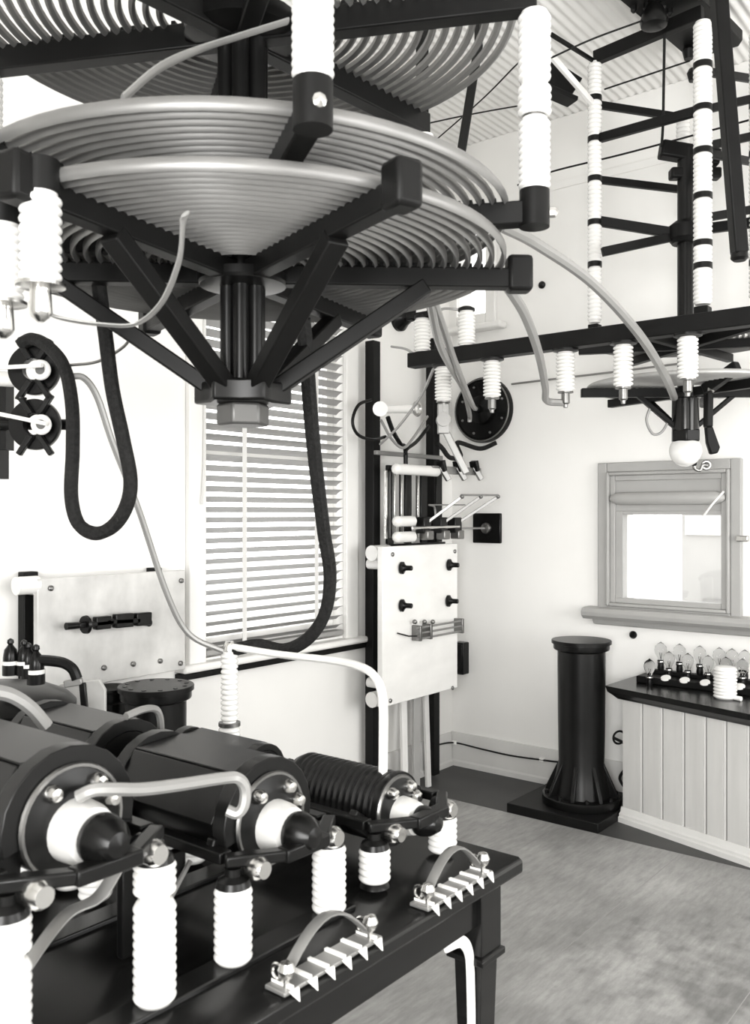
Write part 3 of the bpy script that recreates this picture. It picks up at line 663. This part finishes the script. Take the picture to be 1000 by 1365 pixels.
MB().lathe([(.028, 0), (.02, .012), (.008, .03)], c2(W(914, 613, Z2).z)+R*.03, -Z_+R*.5, 14).build('ball_tip', M_iron, rc)
MB().tube(catmull([W(926, 613, Z2), W(926, 624, Z2), W(933, 627, Z2), W(937, 620, Z2), W(943, 620, Z2)]), .008, 8).build('hook', M_dsteel, rc)
MB().torus(W(942, 620, Z2), F+R*.3, .017, .007, 16, 6).build('eye', M_dsteel, rc)
MB().tube(catmull([W(868, 540, Z2), W(862, 560, Z2), W(870, 578, Z2), W(882, 576, Z2), W(892, 560, Z2)]), .006, 8).build('loop_lead', M_ribbon, rc)
# bracket at the column's top
tb = W(912, 205, Z2)
MB().bar(W(880, 199, Z2), W(958, 212, Z2), .07, .075).build('top_bracket', M_dark, rc, .01)
MB().bar(W(893, 232, Z2), W(960, 232, Z2), .06, .05).build('top_bracket', M_dark, rc, .01)
MB().lathe([(.06, 0), (.075, .02), (.075, .08), (.05, .1)], c2(W(912, 325, Z2).z), Z_, 20).build('collar', M_dark, rc)
# insulator strings and spreader bars
def string(px, z, ytop, breaks, ybot, r):
    p = W(px, 500, z); H = lambda y: W(px, y, z).z
    ys = [ytop]+breaks+[ybot]
    for a_, b_ in zip(ys[:-1], ys[1:]):
        L = H(a_)-H(b_)-.012; insulator(rc, (p.x, p.y, H(b_)+.006), (p.x, p.y, H(a_)-.006), r, max(4, round(L/.021)))
    for y_ in breaks: MB().cyl((p.x, p.y, H(y_)-.012), (p.x, p.y, H(y_)+.012), r*1.0, None, 18).build('joint', M_iron, rc)
    return lambda y: V((p.x, p.y, H(y)))
zL, zN, zF, zR = 4.2, 3.85, 4.32, 3.95
sL = string(793, zL, 82, [132, 186, 239, 297, 353], 432, .033)
sN = string(937, zN, 28, [88, 145, 202, 262, 325, 355], 408, .040)
sF = string(911, zF, 156, [], 197, .033)
sR = string(1010, zR, 40, [140, 205, 280, 350], 400, .036)
def sbar(a_, b_, w_=.035, mt=None): MB().bar(a_, b_, w_*.6, w_).build('spreader_bar', mt or M_dark, rc, .003)
sbar(sL(78), sN(17), .06); sbar(sL(186), sN(146), .042)
for ya, yf in ((139, 157), (239, 253)): sbar(sL(ya), sF(yf))
sbar(sL(294), W(900, 311, Z2), .045); sbar(W(803, 336, 4.05), W(896, 316, Z2), .04)
for yn, yr in ((147, 130), (196, 180), (291, 278)): sbar(sN(yn), sR(yr))
for yn, yr in ((203, 217), (95, 105)): sbar(sN(yn), W(1040, yr+6, 4.3))
sbar(W(918, 308, Z2), sR(296), .045)
MB().box(sL(447), (.05, .05, .10)).build('string_foot', M_dark, rc, .005); MB().box(sN(420), (.06, .06, .07)).build('string_foot', M_dark, rc, .005)
MB().bar(sL(452), c2(HU-.02), .035, .06).build('arm', M_dark, rc, .004)
MB().bar(sN(428), c2(HU-.02), .035, .05).build('arm', M_dark, rc, .004)
# ceiling bars of the left string
sbar(sL(82), W(735, 46, 3.9), .02); sbar(sL(141), W(733, 72, 3.9), .03, M_wtrim)
MB().bar(W(728, 92, 4.2), W(768, 118, 4.2), .03, .1).build('spreader_bar', M_dark, rc, .003)
MB().bar(W(700, 108, 4.0), W(764, 136, 4.1), .08, .02).build('spreader_bar', M_dark, rc, .003)
# ceiling board with pulley
H3 = 3.79
bd = thing('ceiling_board', onH(900, 30, H3), 'broad dark board bolted under the corrugated ceiling', 'board')
poly = [onH(812, -12, H3), onH(921, 80, H3), onH(985, 62, H3), onH(990, 54, H3), onH(925, -12, H3)]
MB().prism([V((p.x, p.y, H3)) for p in poly], (0, 0, .05)).build('plank', M_dark, bd, .004)
c = onH(872, 22, H3-.06)
MB().lathe([(.03, 0), (.055, .01), (.06, .03), (.045, .07), (.03, .1)], c-Z_*.05, Z_, 20).build('boss', M_iron, bd)
for px, py in ((845, 8), (862, 5), (884, 3), (893, 12)): MB().lathe([(.014, 0), (.014, .02), (.006, .03)], onH(px, py, H3), -Z_, 8).build('bolt', M_iron, bd)
for px, py in ((918, 62), (924, 92)): MB().lathe([(.02, 0), (.03, .02), (.02, .06)], onH(px, py, H3), -Z_, 12).build('boss', M_iron, bd)
for sx in (-.3, .3): MB().bb((onH(880, 20, H3).x+sx*.3-.02, onH(880, 20, H3).y-.02, H3+.05), (onH(880, 20, H3).x+sx*.3+.02, onH(880, 20, H3).y+.02, HC)).build('packing', M_dark, bd)
rp = lead([W(886, 45, 3.95), W(885, 110, 4.0), W(884, 165, 4.05), W(882, 196, 4.08)], .006, 'thin rope dropping from the ceiling board to the coil bracket', M_rope, 'hanging_rope', 'rope')
ph = thing('hanging_pole', W(986, 340, 3.3), 'long dark pole hanging from the ceiling at the right edge', 'pole')
MB().bar(W(954, -60, 3.25), W(986, 338, 3.3), .05, .058, F).build('pole', M_dark, ph, .006)
MB().lathe([(.03, 0), (.032, .02), (.022, .03)], W(986, 337, 3.3), -Z_, 14).build('end_cap', M_iron, ph)
MB().bar(W(953, -62, 3.25), V((*W(953, -62, 3.25).xy, HC)), .03, .03, X_).build('hanger', M_iron, ph)
pk = thing('hanging_pole', W(615, 208, 3.0), 'short dark slanting pole hanging behind the big coil rim', 'pole')
MB().bar(W(638, 60, 3.0), W(613, 215, 3.0), .03, .028, F).build('pole', M_dark, pk, .004)
MB().bar(W(638, 62, 3.0), V((*W(638, 62, 3.0).xy, HC)), .02, .02, X_).build('hanger', M_iron, pk)
# dark handle hanging beside the small coil
hd = thing('paddle_handle', W(952, 600, 3.9), 'dark paddle shaped handle hanging beside the white ball', 'handle')
MB().bar(W(945, 505, 3.9), W(944, 570, 3.9), .03, .05, F).build('shank', M_dark, hd, .008)
MB().prism([W(941, 565, 3.9), W(951, 568, 3.9), W(961, 596, 3.9), W(958, 604, 3.9), W(948, 606, 3.9), W(943, 590, 3.9)], F*.03).build('paddle', M_dark, hd, .008)
MB().bar(W(940, 520, 3.9), W(984, 488, 3.75), .04, .05).build('upper_arm', M_dark, hd, .006)
MB().cyl(W(946, 508, 3.88), W(948, 522, 3.86), .014).build('pivot', M_steel, hd)
# leads between the coils and the wall
lead([W(668, 300, 2.2), W(715, 325, 2.5), W(788, 376, 2.75), W(850, 443, 3.0), W(886, 500, 3.4), W(899, 530, 4.0)], .016, 'thick pale tube arching from the big coil to the small coil hub', M_ribbon, 'lead_tube', 'tube')
lead([W(676, 380, 2.15), W(700, 420, 2.5), W(718, 470, 2.9), W(727, 515, 3.3), W(729, 534, 3.5), onX(752, 537, XBm)], .014, 'thick pale tube drooping from the big coil to a beam insulator', M_ribbon, 'lead_tube', 'tube')
lead([W(578, 400, 2.6), W(590, 435, 2.9), W(608, 487, 3.4), W(630, 540, 4.7), pb+V((-.10, .0, .0))], .013, 'straight pale tube running from the big coil to the round bushing hub', M_ribbon, 'lead_tube', 'tube')
lead([W(573, 400, 2.6), W(585, 455, 2.9), W(600, 488, 3.4), W(618, 520, 4.4), W(626, 552, 5.1), W(626, 562, 5.15)], .013, 'bent pale tube beside the straight one, ending at the bushing edge', M_ribbon, 'lead_tube', 'tube')
lead([W(582, 420, 3.9), W(590, 412, 4.0), W(605, 412, 4.05), W(618, 414, 4.05)], .006, 'small wire arch joining the two insulators on top of the beam', M_ribbon)
q = onX(591, 538, XBm)
sw = thing('beam_switch', q, 'narrow pale hanging switch blade below the beam end insulator', 'switch')
MB().bar(q+Z_*.0, q-Z_*.13, .05, .03, F).build('blade', M_pale, sw, .004); MB().bar(q+R*.0-Z_*.1, q+R*.10-Z_*.30, .03, .02, F).build('blade', M_pale, sw, .004)
MB().cyl(q-Z_*.07-F*.03, q-Z_*.07+F*.03, .03).build('pivot', M_dsteel, sw)
lead([onX(584, 592, XW-.6), onX(590, 598, XW-.6), onX(600, 610, XW-.5), onX(614, 608, XW-.4), onX(610, 590, XW-.3), onX(640, 598, XW-.12), onX(662, 590, XW-.06)], .014, 'black cable curling below the round bushing plate', M_rope, 'cable', 'cable')
q = onY(531, 425, YW); t = MB().lathe([(.075, 0), (.075, .02), (.05, .05), (.03, .09), (.03, .1)], q, V((0, -1, 0)), 24).build('wall_bushing', M_black); tag(t, 'small round black bushing high on the window wall', 'bushing')
lead([W(522, 462, 4.6), W(540, 465, 4.3), onX(552, 472, XBm)], .006, 'short wire tying the beam end back to the window wall', M_ribbon)
# thin wires under the ceiling
lead([W(690, 247, 4.6), W(735, 229, 4.5), W(840, 203, 4.3), W(1010, 157, 4.0)], .0045, 'thin twisted wire crossing before the right wall at mid height', M_rope)
lead([W(735, 77, 3.9), W(790, 52, 3.88), W(858, 27, 3.85)], .004, 'thin wire running from the insulator string up to the ceiling boss', M_rope)
lead([W(806, 119, 4.4), W(860, 101, 4.25), W(920, 81, 4.1)], .004, 'thin wire running toward the end of the ceiling board', M_rope)
lead([onY(560, 205, YW), W(640, 135, 4.7), W(692, 83, 4.2), W(735, 46, 3.9)], .004, 'thin wire rising behind the right end of the big coil', M_rope)
lead([onY(520, 176, YW), W(630, 152, 5.0), onX(770, 128, XW)], .004, 'thin nearly level wire behind the right end of the big coil', M_rope)
t = MB().lathe([(.022, 0), (.022, .01), (.012, .022)], onX(723, 380, XW), V((-1, 0, 0)), 14).build('wall_stud', M_iron); tag(t, 'tiny dark stud on the wall right of the big coil arm', 'stud')

# ================================================================== wire reels on the left
rl = thing('wire_reel', W(46, 600, 2.55), 'pair of black spoked reels with white hubs at the left edge', 'reel')
ZR = 2.55
def reel(px, py):
    c = W(px, py, ZR); ax_ = -F; k = ZR/1200
    m = MB(); n = 40; ro, ri = 34*k, 14*k
    x, y, a_ = basis(ax_); vs = []; fs = []
    prof = [(ri, -.015), (ro*.97, -.015), (ro, -.01), (ro, .01), (ro*.97, .015), (ri, .015)]
    for r_, z_ in prof:
        for i in range(n): t = 2*math.pi*i/n; vs.append(c+a_*z_+(x*math.cos(t)+y*math.sin(t))*r_)
    for i in range(len(prof)):
        i2 = (i+1) % len(prof)
        for j in range(n): fs.append((i*n+j, i*n+(j+1) % n, i2*n+(j+1) % n, i2*n+j))
    m.add(vs, fs); w_ = m.build('rim', M_black, rl)
    h = W(px+8, py, ZR-.05)
    MB().torus(h, -F, 9.6*k, 4.0*k, 28, 10).build('hub', M_porc, rl)
    MB().cyl(h+F*.05, h-F*.004, 6.4*k, None, 16).build('hub_core', M_nut, rl)
    for sx in (-1, 1):
        for sy in (-1, 1):
            MB().bar(W(px+sx*5, py+sy*14, ZR-.03), W(px+sx*22, py+sy*40, ZR-.03), .016, .02, F).build('spoke', M_iron, rl, .003)
reel(46, 493); reel(47, 566)
for py in (530,): MB().cyl(W(28, py, ZR-.03), W(28, py+2, ZR-.03), .016).build('pin', M_iron, rl)
MB().cyl(W(-40, 566, ZR+.06), W(92, 566, ZR+.06), .016).build('axle', M_iron, rl)
MB().cyl(W(-40, 503, ZR+.06), W(20, 506, ZR+.06), .022).build('axle', M_porc, rl)
MB().bar(W(2, 500, ZR+.1), W(2, 600, ZR+.1), .05, .06, F).build('bracket', M_iron, rl)
MB().bar(V((*W(2, 560, ZR+.1).xy, 1.7)), W(2, 560, ZR+.1), .03, .03, X_).build('bracket', M_iron, rl)
pw = W(2, 520, ZR+.1); MB().bar(pw, V((pw.x, YW, pw.z)), .03, .03).build('wall_arm', M_iron, rl)
lead([W(-20, 491, 2.5), W(20, 489, 2.5), W(56, 487, 2.47)], .006, 'thin pale rod entering the hub of the upper reel', M_white, 'rod', 'rod')
lead([W(-20, 548, 2.5), W(20, 556, 2.49), W(62, 565, 2.47)], .006, 'thin pale rod entering the hub of the lower reel', M_white, 'rod', 'rod')
# heavy cables
lead([W(28, 458, 2.52), W(45, 452, 2.5), W(66, 464, 2.45), W(86, 490, 2.4), W(96, 540, 2.37), W(97, 600, 2.35), W(95, 660, 2.33), W(104, 697, 2.32), W(126, 711, 2.3), W(150, 702, 2.27), W(168, 676, 2.24), W(174, 640, 2.22), W(164, 585, 2.2), W(150, 520, 2.17), W(141, 450, 2.15), W(133, 390, 2.12), W(126, 335, 2.1)], .018, 'heavy dark braided cable hanging in a deep loop from the upper reel', M_rope, 'braided_cable', 'cable')
lead([W(404, 425, 2.3), W(409, 480, 2.35), W(415, 560, 2.42), W(422, 630, 2.5), W(432, 710, 2.6), W(440, 765, 2.66), W(434, 815, 2.7), W(412, 850, 2.74), W(380, 866, 2.77), W(345, 860, 2.79), W(312, 866, 2.8)], .020, 'heavy dark braided cable swinging down before the blind to the tall insulator', M_rope, 'braided_cable', 'cable')
lead([W(92, 502, 2.4), W(112, 504, 2.42), W(130, 530, 2.45), W(150, 590, 2.5), W(185, 680, 2.6), W(222, 790, 2.7), W(252, 845, 2.76), W(300, 869, 2.8)], .009, 'thin pale tube sweeping down from the reels to the tall insulator', M_ribbon, 'lead_tube', 'tube')
lead([W(92, 487, 2.4), W(130, 482, 2.35), W(165, 462, 2.3), W(178, 440, 2.25)], .004, 'fine wire running from the upper reel up to the big coil', M_dsteel)

# ================================================================== the table
TH = .75; TX1 = 1.965; TY0, TY1 = 1.115, 2.25; TX0 = -.4
tb = thing('work_table', (.8, 1.7, 0), 'heavy dark polished table carrying the row of drum machines', 'table')
m = MB(); m.prism([(TX0, TY0-.0, TH-.045), (TX0, TY0-.012, TH-.035), (TX0, TY0-.012, TH-.008), (TX0, TY0, TH), (TX0, TY1, TH), (TX0, TY1, TH-.045)], (TX1-TX0, 0, 0)); m.build('table_top', M_table, tb, .004)
MB().bb((TX0+.08, TY0+.05, TH-.15), (TX1-.07, TY0+.075, TH-.045)).build('apron', M_table, tb, .003)
MB().bb((TX1-.095, TY0+.075, TH-.15), (TX1-.07, TY1-.07, TH-.045)).build('apron', M_table, tb, .003)
def leg(x, y):
    m = MB(); s_ = .045
    prof = [(s_, TH-.045), (s_, TH-.22), (s_+.008, TH-.225), (s_+.008, TH-.24), (s_*.85, TH-.245), (s_*.55, .02), (s_*.6, 0)]
    for (a1, h1), (a2, h2) in zip(prof[:-1], prof[1:]):
        m.add([(x-a1, y-a1, h1), (x+a1, y-a1, h1), (x+a1, y+a1, h1), (x-a1, y+a1, h1), (x-a2, y-a2, h2), (x+a2, y-a2, h2), (x+a2, y+a2, h2), (x-a2, y+a2, h2)], [(0,1,2,3),(4,5,6,7),(0,1,5,4),(1,2,6,5),(2,3,7,6),(3,0,4,7)])
    m.build('leg', M_table, tb, .002)
LX = TX1-.072
for x, y in ((LX, TY0+.08), (LX, TY1-.1), (1.0, TY0+.08), (-.2, TY0+.08), (-.2, TY1-.1)): leg(x, y)
# curved bracket inside the end leg, its edge-lit highlight painted in as white
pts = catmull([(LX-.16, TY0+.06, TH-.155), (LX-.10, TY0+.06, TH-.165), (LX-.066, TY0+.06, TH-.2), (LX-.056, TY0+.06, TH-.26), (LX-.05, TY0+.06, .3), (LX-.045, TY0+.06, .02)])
MB().tube(pts, .01, 8, .015, .008, Y_).build('bracket_highlight', M_white, tb)
# low rails on the table carrying the machines
for yy in (1.265, 1.62, 1.85, 2.15):
    o = MB().bb((TX0+.1, yy-.03, TH), (TX1-.02 if yy > 1.3 else 1.48, yy+.03, TH+.012)).build('support_rail', M_table, tb, .003)

# ------------------------------------------------------------------ the drum machines
def stand(parent, x, y, h, ped=0, split=0):
    z0 = TH+.012
    if ped: MB().lathe([(.034, 0), (.03, ped*.7), (.026, ped)], (x, y, z0), Z_, 18).build('pedestal', M_iron, parent); z0 += ped
    if split:
        zs = z0+(h-z0)*split
        insulator(parent, (x, y, z0), (x, y, zs-.004), .037, 11, depth=.1); insulator(parent, (x, y, zs+.006), (x, y, h), .037, 4, depth=.14)
        MB().cyl((x, y, zs-.006), (x, y, zs+.008), .026).build('joint', M_porc, parent)
    else: insulator(parent, (x, y, z0), (x, y, h), .0365, max(5, round((h-z0)/.0155)), depth=.1)
    MB().lathe([(.034, 0), (.03, .012), (.016, .02), (.016, .034)], (x, y, h-.002), Z_, 16).build('insulator_cap', M_iron, parent)
def machine(X, Y0, L, hc, hf, kind, label, front=True, peds=(0, 0), split=(0, 0), bare=False, rr=None):
    t = thing('drum_machine', (X, Y0+L/2, TH), label, 'machine', 'drum machines on the table')
    hw = .135; r = rr or .1
    # carrying frame of flat bar with a splayed front
    fr = MB()
    for s_ in (-1, 1): fr.bar((X+s_*hw, Y0-.02, hf+.045), (X+s_*hw, Y0+L+.05, hf+.045), .03, .022)
    fr.bar((X-hw, Y0+L+.05, hf+.045), (X+hw, Y0+L+.05, hf+.045), .03, .022)
    fr.build('side_frame', M_iron, t, .003)
    if front:
        m = MB(); m.bar((X-hw-.012, Y0-.03, hf+.045), (X-.05, Y0-.095, hf+.045), .028, .022); m.bar((X-.06, Y0-.095, hf+.045), (X+.06, Y0-.095, hf+.045), .034, .026); m.bar((X+.05, Y0-.095, hf+.045), (X+hw+.012, Y0-.03, hf+.045), .028, .022)
        m.build('front_bar', M_iron, t, .004)
    for s_ in (-1, 1): MB().bar((X+s_*hw, Y0+.03, hf+.05), (X+s_*r*.75, Y0+.03, hc-r*.5), .04, .02, Y_).build('cradle', M_iron, t, .003)
    for s_ in (-1, 1): MB().bar((X+s_*hw, Y0+L-.03, hf+.05), (X+s_*r*.75, Y0+L-.03, hc-r*.5), .04, .02, Y_).build('cradle', M_iron, t, .003)
    if kind == 'ribbed':
        p = [(r*.9, 0)]; n = 15
        for i in range(n): z = .012+(L-.024)*i/n; q = (L-.024)/n; p += [(r*.93, z), (r, z+q*.3), (r, z+q*.65), (r*.93, z+q*.95)]
        p += [(r*.9, L)]; MB().lathe(p, (X, Y0, hc), Y_, 40).build('ribbed_drum', M_iron, t)
        MB().lathe([(r*.6, -.004), (r*1.02, -.004), (r*1.04, .004), (r*1.02, .012)], (X, Y0, hc), Y_, 36).build('end_ring', M_iron, t)
    else:
        MB().lathe([(r*.92, 0), (r*.92, L)], (X, Y0, hc), Y_, 36).build('drum', M_iron, t)
        ro = r*1.22
        def arch(y_, th):
            n = 12; po = []; 
            for i in range(n+1): a = math.pi*(1.08-1.16*i/n); po.append(V((X+math.cos(a)*ro, y_, hc+math.sin(a)*ro)))
            pi_ = [V((X+math.cos(math.pi*(1.08-1.16*i/n))*r*.93, y_, hc+math.sin(math.pi*(1.08-1.16*i/n))*r*.93)) for i in range(n+1)]
            vs = po+pi_; vs += [p+V((0, th, 0)) for p in vs]; N = n+1; fs = []
            for i in range(n):
                fs += [(i, i+1, N+i+1, N+i), (2*N+i, 2*N+i+1, 3*N+i+1, 3*N+i), (i, i+1, 2*N+i+1, 2*N+i), (N+i, N+i+1, 3*N+i+1, 3*N+i)]
            fs += [(0, N, 3*N, 2*N), (n, N+n, 3*N+n, 2*N+n)]
            MB().add(vs, fs).build('end_arch', M_hood, t, .002)
        arch(Y0+.0, .035); arch(Y0+L-.035, .035)
        for a0, a1 in ((176, 126), (126, 60), (60, 8)):        # cover plates between the arches
            A_, B_ = math.radians(a0), math.radians(a1); ra = ro*.97
            p0 = V((X+math.cos(A_)*ra, Y0+.036, hc+math.sin(A_)*ra)); p1 = V((X+math.cos(B_)*ra, Y0+.036, hc+math.sin(B_)*ra))
            nrm = V((p1-p0).cross(Y_)).normalized()*.006
            MB().prism([p0, p1, p1+nrm, p0+nrm], (0, L-.072, 0)).build('cover_plate', M_hood, t, .002)
    if front:
        ed = MB().lathe([(.001, -.012), (r*.55, -.012), (r*.62, -.01), (r*.86, -.006), (r*.9, -.002), (r*.9, .004)], (X, Y0, hc), Y_, 36).build('end_disc', M_iron, t)
        MB().torus((X, Y0-.004, hc), Y_, r*.9, .005, 36, 6).build('end_rim', M_dsteel, ed)
        MB().lathe([(r*.52, .0), (r*.5, .03), (r*.44, .05), (r*.3, .052)], (X, Y0-.01, hc-.012), -Y_, 28).build('boss', M_boss, ed)
        MB().lathe([(r*.4, 0), (r*.42, .012), (r*.36, .035), (r*.2, .055), (.001, .06)], (X+.008, Y0-.062, hc-.016), -Y_, 24).build('dome_knob', M_black, t)
        for k in range(4):
            a = math.radians(55+k*72 if k < 2 else 200+k*60); MB().lathe([(.014, 0), (.015, .012), (.01, .022), (.001, .024)], (X+math.cos(a)*r*.7, Y0-.006, hc+math.sin(a)*r*.7), -Y_, 12).build('end_bolt', M_steel, ed)
        for s_ in (-1, 1):
            MB().lathe([(.018, 0), (.022, .006), (.022, .03), (.016, .04)], (X+s_*(hw-.03), Y0-.055, hf+.03), -Y_, 16).build('terminal', M_steel, t)
            MB().lathe([(.024, 0), (.024, .02)], (X+s_*(hw-.03), Y0-.035, hf+.03), -Y_, 16).build('terminal_base', M_black, t)
    for s_, pd, sp_ in ((-1, peds[0], split[0]), (1, peds[1], split[1])): stand(t, X+s_*hw, Y0-.04 if front else Y0+.03, hf, pd, sp_)
    if True:
        for s_ in (-1, 1): stand(t, X+s_*hw, Y0+L+.02, hf, peds[0], split[0])
    return t
machine(.835, 1.30, .40, 1.10, 1.005, 'hood', 'hooded black drum machine on the tallest insulators at the left edge', split=(.74, .74))
machine(1.285, 1.30, .38, .985, .905, 'hood', 'hooded black drum machine in the middle of the front row', split=(0, 0))
machine(1.715, 1.305, .31, .893, .85, 'ribbed', 'ribbed black drum machine at the right end of the front row', peds=(.012, .0), rr=.085)
machine(.835, 1.78, .36, 1.06, .97, 'hood', 'hooded black drum machine in the rear row at the left edge', front=False)
machine(1.285, 1.77, .36, .995, .905, 'hood', 'hooded black drum machine in the rear row behind the middle one', front=False)
machine(1.715, 1.75, .34, .90, .835, 'plain', 'low black drum machine in the rear row behind the ribbed one', front=False, rr=.062)

gm = [o for o in bpy.data.objects if o.get('label', '').startswith('hooded black drum machine in the middle of the front')][0]
MB().prism([(1.02, 1.42, .93), (1.17, 1.42, .93), (1.17, 1.42, .90), (1.05, 1.42, TH+.013), (1.02, 1.42, TH+.013)], (0, .02, 0)).build('gusset', M_iron, gm, .003)
MB().bar((1.062, 1.414, TH+.02), (1.176, 1.414, .905), .006, .008).build('gusset_edge', M_ribbon, gm)
MB().lathe([(.013, 0), (.013, .006), (.006, .01)], (1.1, 1.42, .9), -Y_, 12).build('gusset_bolt', M_steel, gm)
gm = [o for o in bpy.data.objects if o.get('label', '').startswith('hooded black drum machine on the tallest')][0]
MB().tube(catmull([(.74, 1.36, .80), (.80, 1.36, .87), (.85, 1.34, .93), (.90, 1.32, .95), (.935, 1.30, 1.01)]), .01, 8, .004, .016, Y_).build('strap', M_ribbon, gm)
# tall insulator on the table with its tubes
tp = W(306, 868, 2.8); ti = thing('post_insulator', (tp.x, tp.y, TH), 'tall slender white ribbed insulator standing at the back of the table', 'insulator')
zmid = W(306, 965, 2.8).z
insulator(ti, (tp.x, tp.y, TH), (tp.x, tp.y, zmid-.004), .034, 12, depth=.2); insulator(ti, (tp.x, tp.y, zmid+.004), (tp.x, tp.y, tp.z), .027, 13, depth=.24)
MB().cyl((tp.x, tp.y, zmid-.006), (tp.x, tp.y, zmid+.006), .034).build('joint', M_dsteel, ti)
MB().lathe([(.02, 0), (.02, .02), (.012, .035)], (tp.x, tp.y, tp.z-.004), Z_, 14).build('cap', M_steel, ti)
e = V((1.715+.01, 1.31, .885+.06))
lead([tp+Z_*.015, W(370, 872, 2.7), W(440, 880, 2.5), W(478, 888, 2.35), W(500, 902, 2.25), W(510, 930, 2.2), W(511, 985, 2.18), W(510, 1058, 2.17)], .011, 'white bent tube bowing down onto the ribbed drum machine', M_white, 'lead_tube', 'tube')
lead([W(104, 1062, 1.43), W(125, 1053, 1.43), W(150, 1052, 1.45), W(190, 1052, 1.5), W(240, 1046, 1.57), W(300, 1037, 1.66), W(318, 1038, 1.68), W(327, 1052, 1.69), W(325, 1074, 1.69), W(316, 1084, 1.69), W(303, 1080, 1.69)], .011, 'pale bent tube linking the two hooded machines in the front row', M_ribbon, 'lead_tube', 'tube')
lead([W(168, 955, 2.1), W(190, 946, 2.15), W(206, 945, 2.2), W(213, 955, 2.22), W(215, 978, 2.24)], .009, 'small bent tube rising beside the rear hooded machine', M_ribbon, 'lead_tube', 'tube')
lead([W(-12, 921, 1.8), W(15, 927, 1.82), W(40, 943, 1.84), W(62, 968, 1.86)], .015, 'pale curved strap at the left edge above the drum hoods', M_ribbon, 'lead_tube', 'tube')

# ------------------------------------------------------------------ spark-gap combs on the table edge
def comb(p0, p1, n, label, z):
    p0, p1 = V(p0), V(p1); a = (p1-p0).normalized(); sd = a.cross(Z_).normalized()   # sd toward the viewer
    if sd.dot(F) > 0: sd = -sd
    t = thing('contact_comb', (p0+p1)/2, label, 'contact strip', 'contact combs on the table edge')
    L = (p1-p0).length
    MB().bar(p0-a*.02, p1+a*.02, .05, .008).build('base_strip', M_pale, t, .002)
    for i in range(n):
        q = p0+a*L*i/(n-1)+sd*.026
        MB().prism([q-a*.012+Z_*.004, q+a*.012+Z_*.004, q+a*.010-Z_*.02+sd*.004], sd*.004).build('tooth', M_white, t)
        MB().bar(p0+a*L*i/(n-1)-sd*.024+Z_*.006, p0+a*L*i/(n-1)+sd*.024+Z_*.006, .008, .006).build('cross_pin', M_white, t)
    pts = [p0+a*(L*k/12)+Z_*(.012+.075*math.sin(math.pi*k/12)) for k in range(13)]
    MB().tube(pts, .01, 8, .013, .004, Z_).build('arch_band', M_pale, t)
    for q, s_ in ((p0, -1), (p1, 1)):
        MB().lathe([(.006, 0), (.006, .012), (.013, .018), (.016, .03), (.011, .042), (.001, .046)], q+Z_*.004+sd*.01, Z_, 14).build('terminal', M_steel, t)
        MB().torus(q+Z_*.022-sd*.012, a, .014, .004, 16, 6).build('ring', M_steel, t)
yc = TY0+.016; zc_ = TH+.006
ca, cb_ = onH(352, 1304, zc_), onH(478, 1246, zc_); comb((ca.x, yc, zc_), (cb_.x, yc, zc_), 6, 'arched contact comb on the table edge at the nearer left', 0)
ca, cb_ = onH(568, 1206, zc_), onH(652, 1166, zc_); comb((ca.x, yc, zc_), (cb_.x, yc, zc_), 6, 'arched contact comb on the table edge at the right corner', 0)

# ================================================================== tank with black bushings at the far left
tc = W(-2, 905, 2.72); tk = thing('oil_tank', (tc.x, tc.y, 0), 'dark rounded tank with four black bushings at the left edge', 'tank')
MB().lathe([(.2, 0), (.2, tc.z-.1)], (tc.x, tc.y, 0), Z_, 36).build('tank_body', M_iron, tk)
MB().lathe([(.22, 0), (.225, .01), (.225, .035), (.20, .06), (.14, .085), (.06, .1), (.001, .102)], (tc.x, tc.y, tc.z-.11), Z_, 36).build('lid', M_hood, tk)
for px, py, s_ in ((14, 884, 1), (32, 884, .95), (38, 888, .95), (48, 896, 1.12)):
    b = W(px, py, 2.6); k = 2.6/1200*s_
    MB().lathe([(.001, -.03), (10.5*k, -.03), (10.5*k, 0)], b-Z_*.004, Z_, 18).build('bushing_foot', M_iron, tk)
    MB().lathe([(10.5*k, 0), (10.5*k, 5*k)], b-Z_*.004, Z_, 18).build('bushing_collar', M_porc, tk)
    MB().lathe([(9.5*k, 5*k), (9.5*k, 10*k), (8*k, 20*k), (4*k, 25*k), (3*k, 27*k), (4.5*k, 29*k), (4*k, 33*k), (1*k, 35*k)], b-Z_*.004, Z_, 18).build('bushing', M_black, tk)
MB().tube(catmull([W(52, 880, 2.6), W(68, 881, 2.6), W(85, 884, 2.6), W(97, 892, 2.6), W(103, 905, 2.6)]), .016, 10).build('outlet_pipe', M_iron, tk)
MB().bar(W(86, 912, 2.6), W(110, 908, 2.6), .02, .018, F).build('clamp', M_pale, tk, .003)
MB().bar(W(110, 910, 2.6), W(113, 945, 2.6), .018, .018, F).build('clamp_stem', M_iron, tk, .003)
pb_ = thing('pale_box', W(110, 960, 3.0), 'pale board with clipped corner standing behind the rear hoods', 'board')
MB().prism([W(70, 990, 2.99), W(70, 925, 2.99), W(80, 912, 2.99), W(132, 906, 2.99), W(140, 920, 2.99), W(140, 990, 2.99)], F*.02).build('board', M_marble2, pb_, .003)
MB().bb((*(W(105, 990, 3.0).xy+V((-.05, -.02))), 0), (*(W(105, 990, 3.0).xy+V((.05, .02))), W(105, 985, 3.0).z)).build('prop', M_dark, pb_)
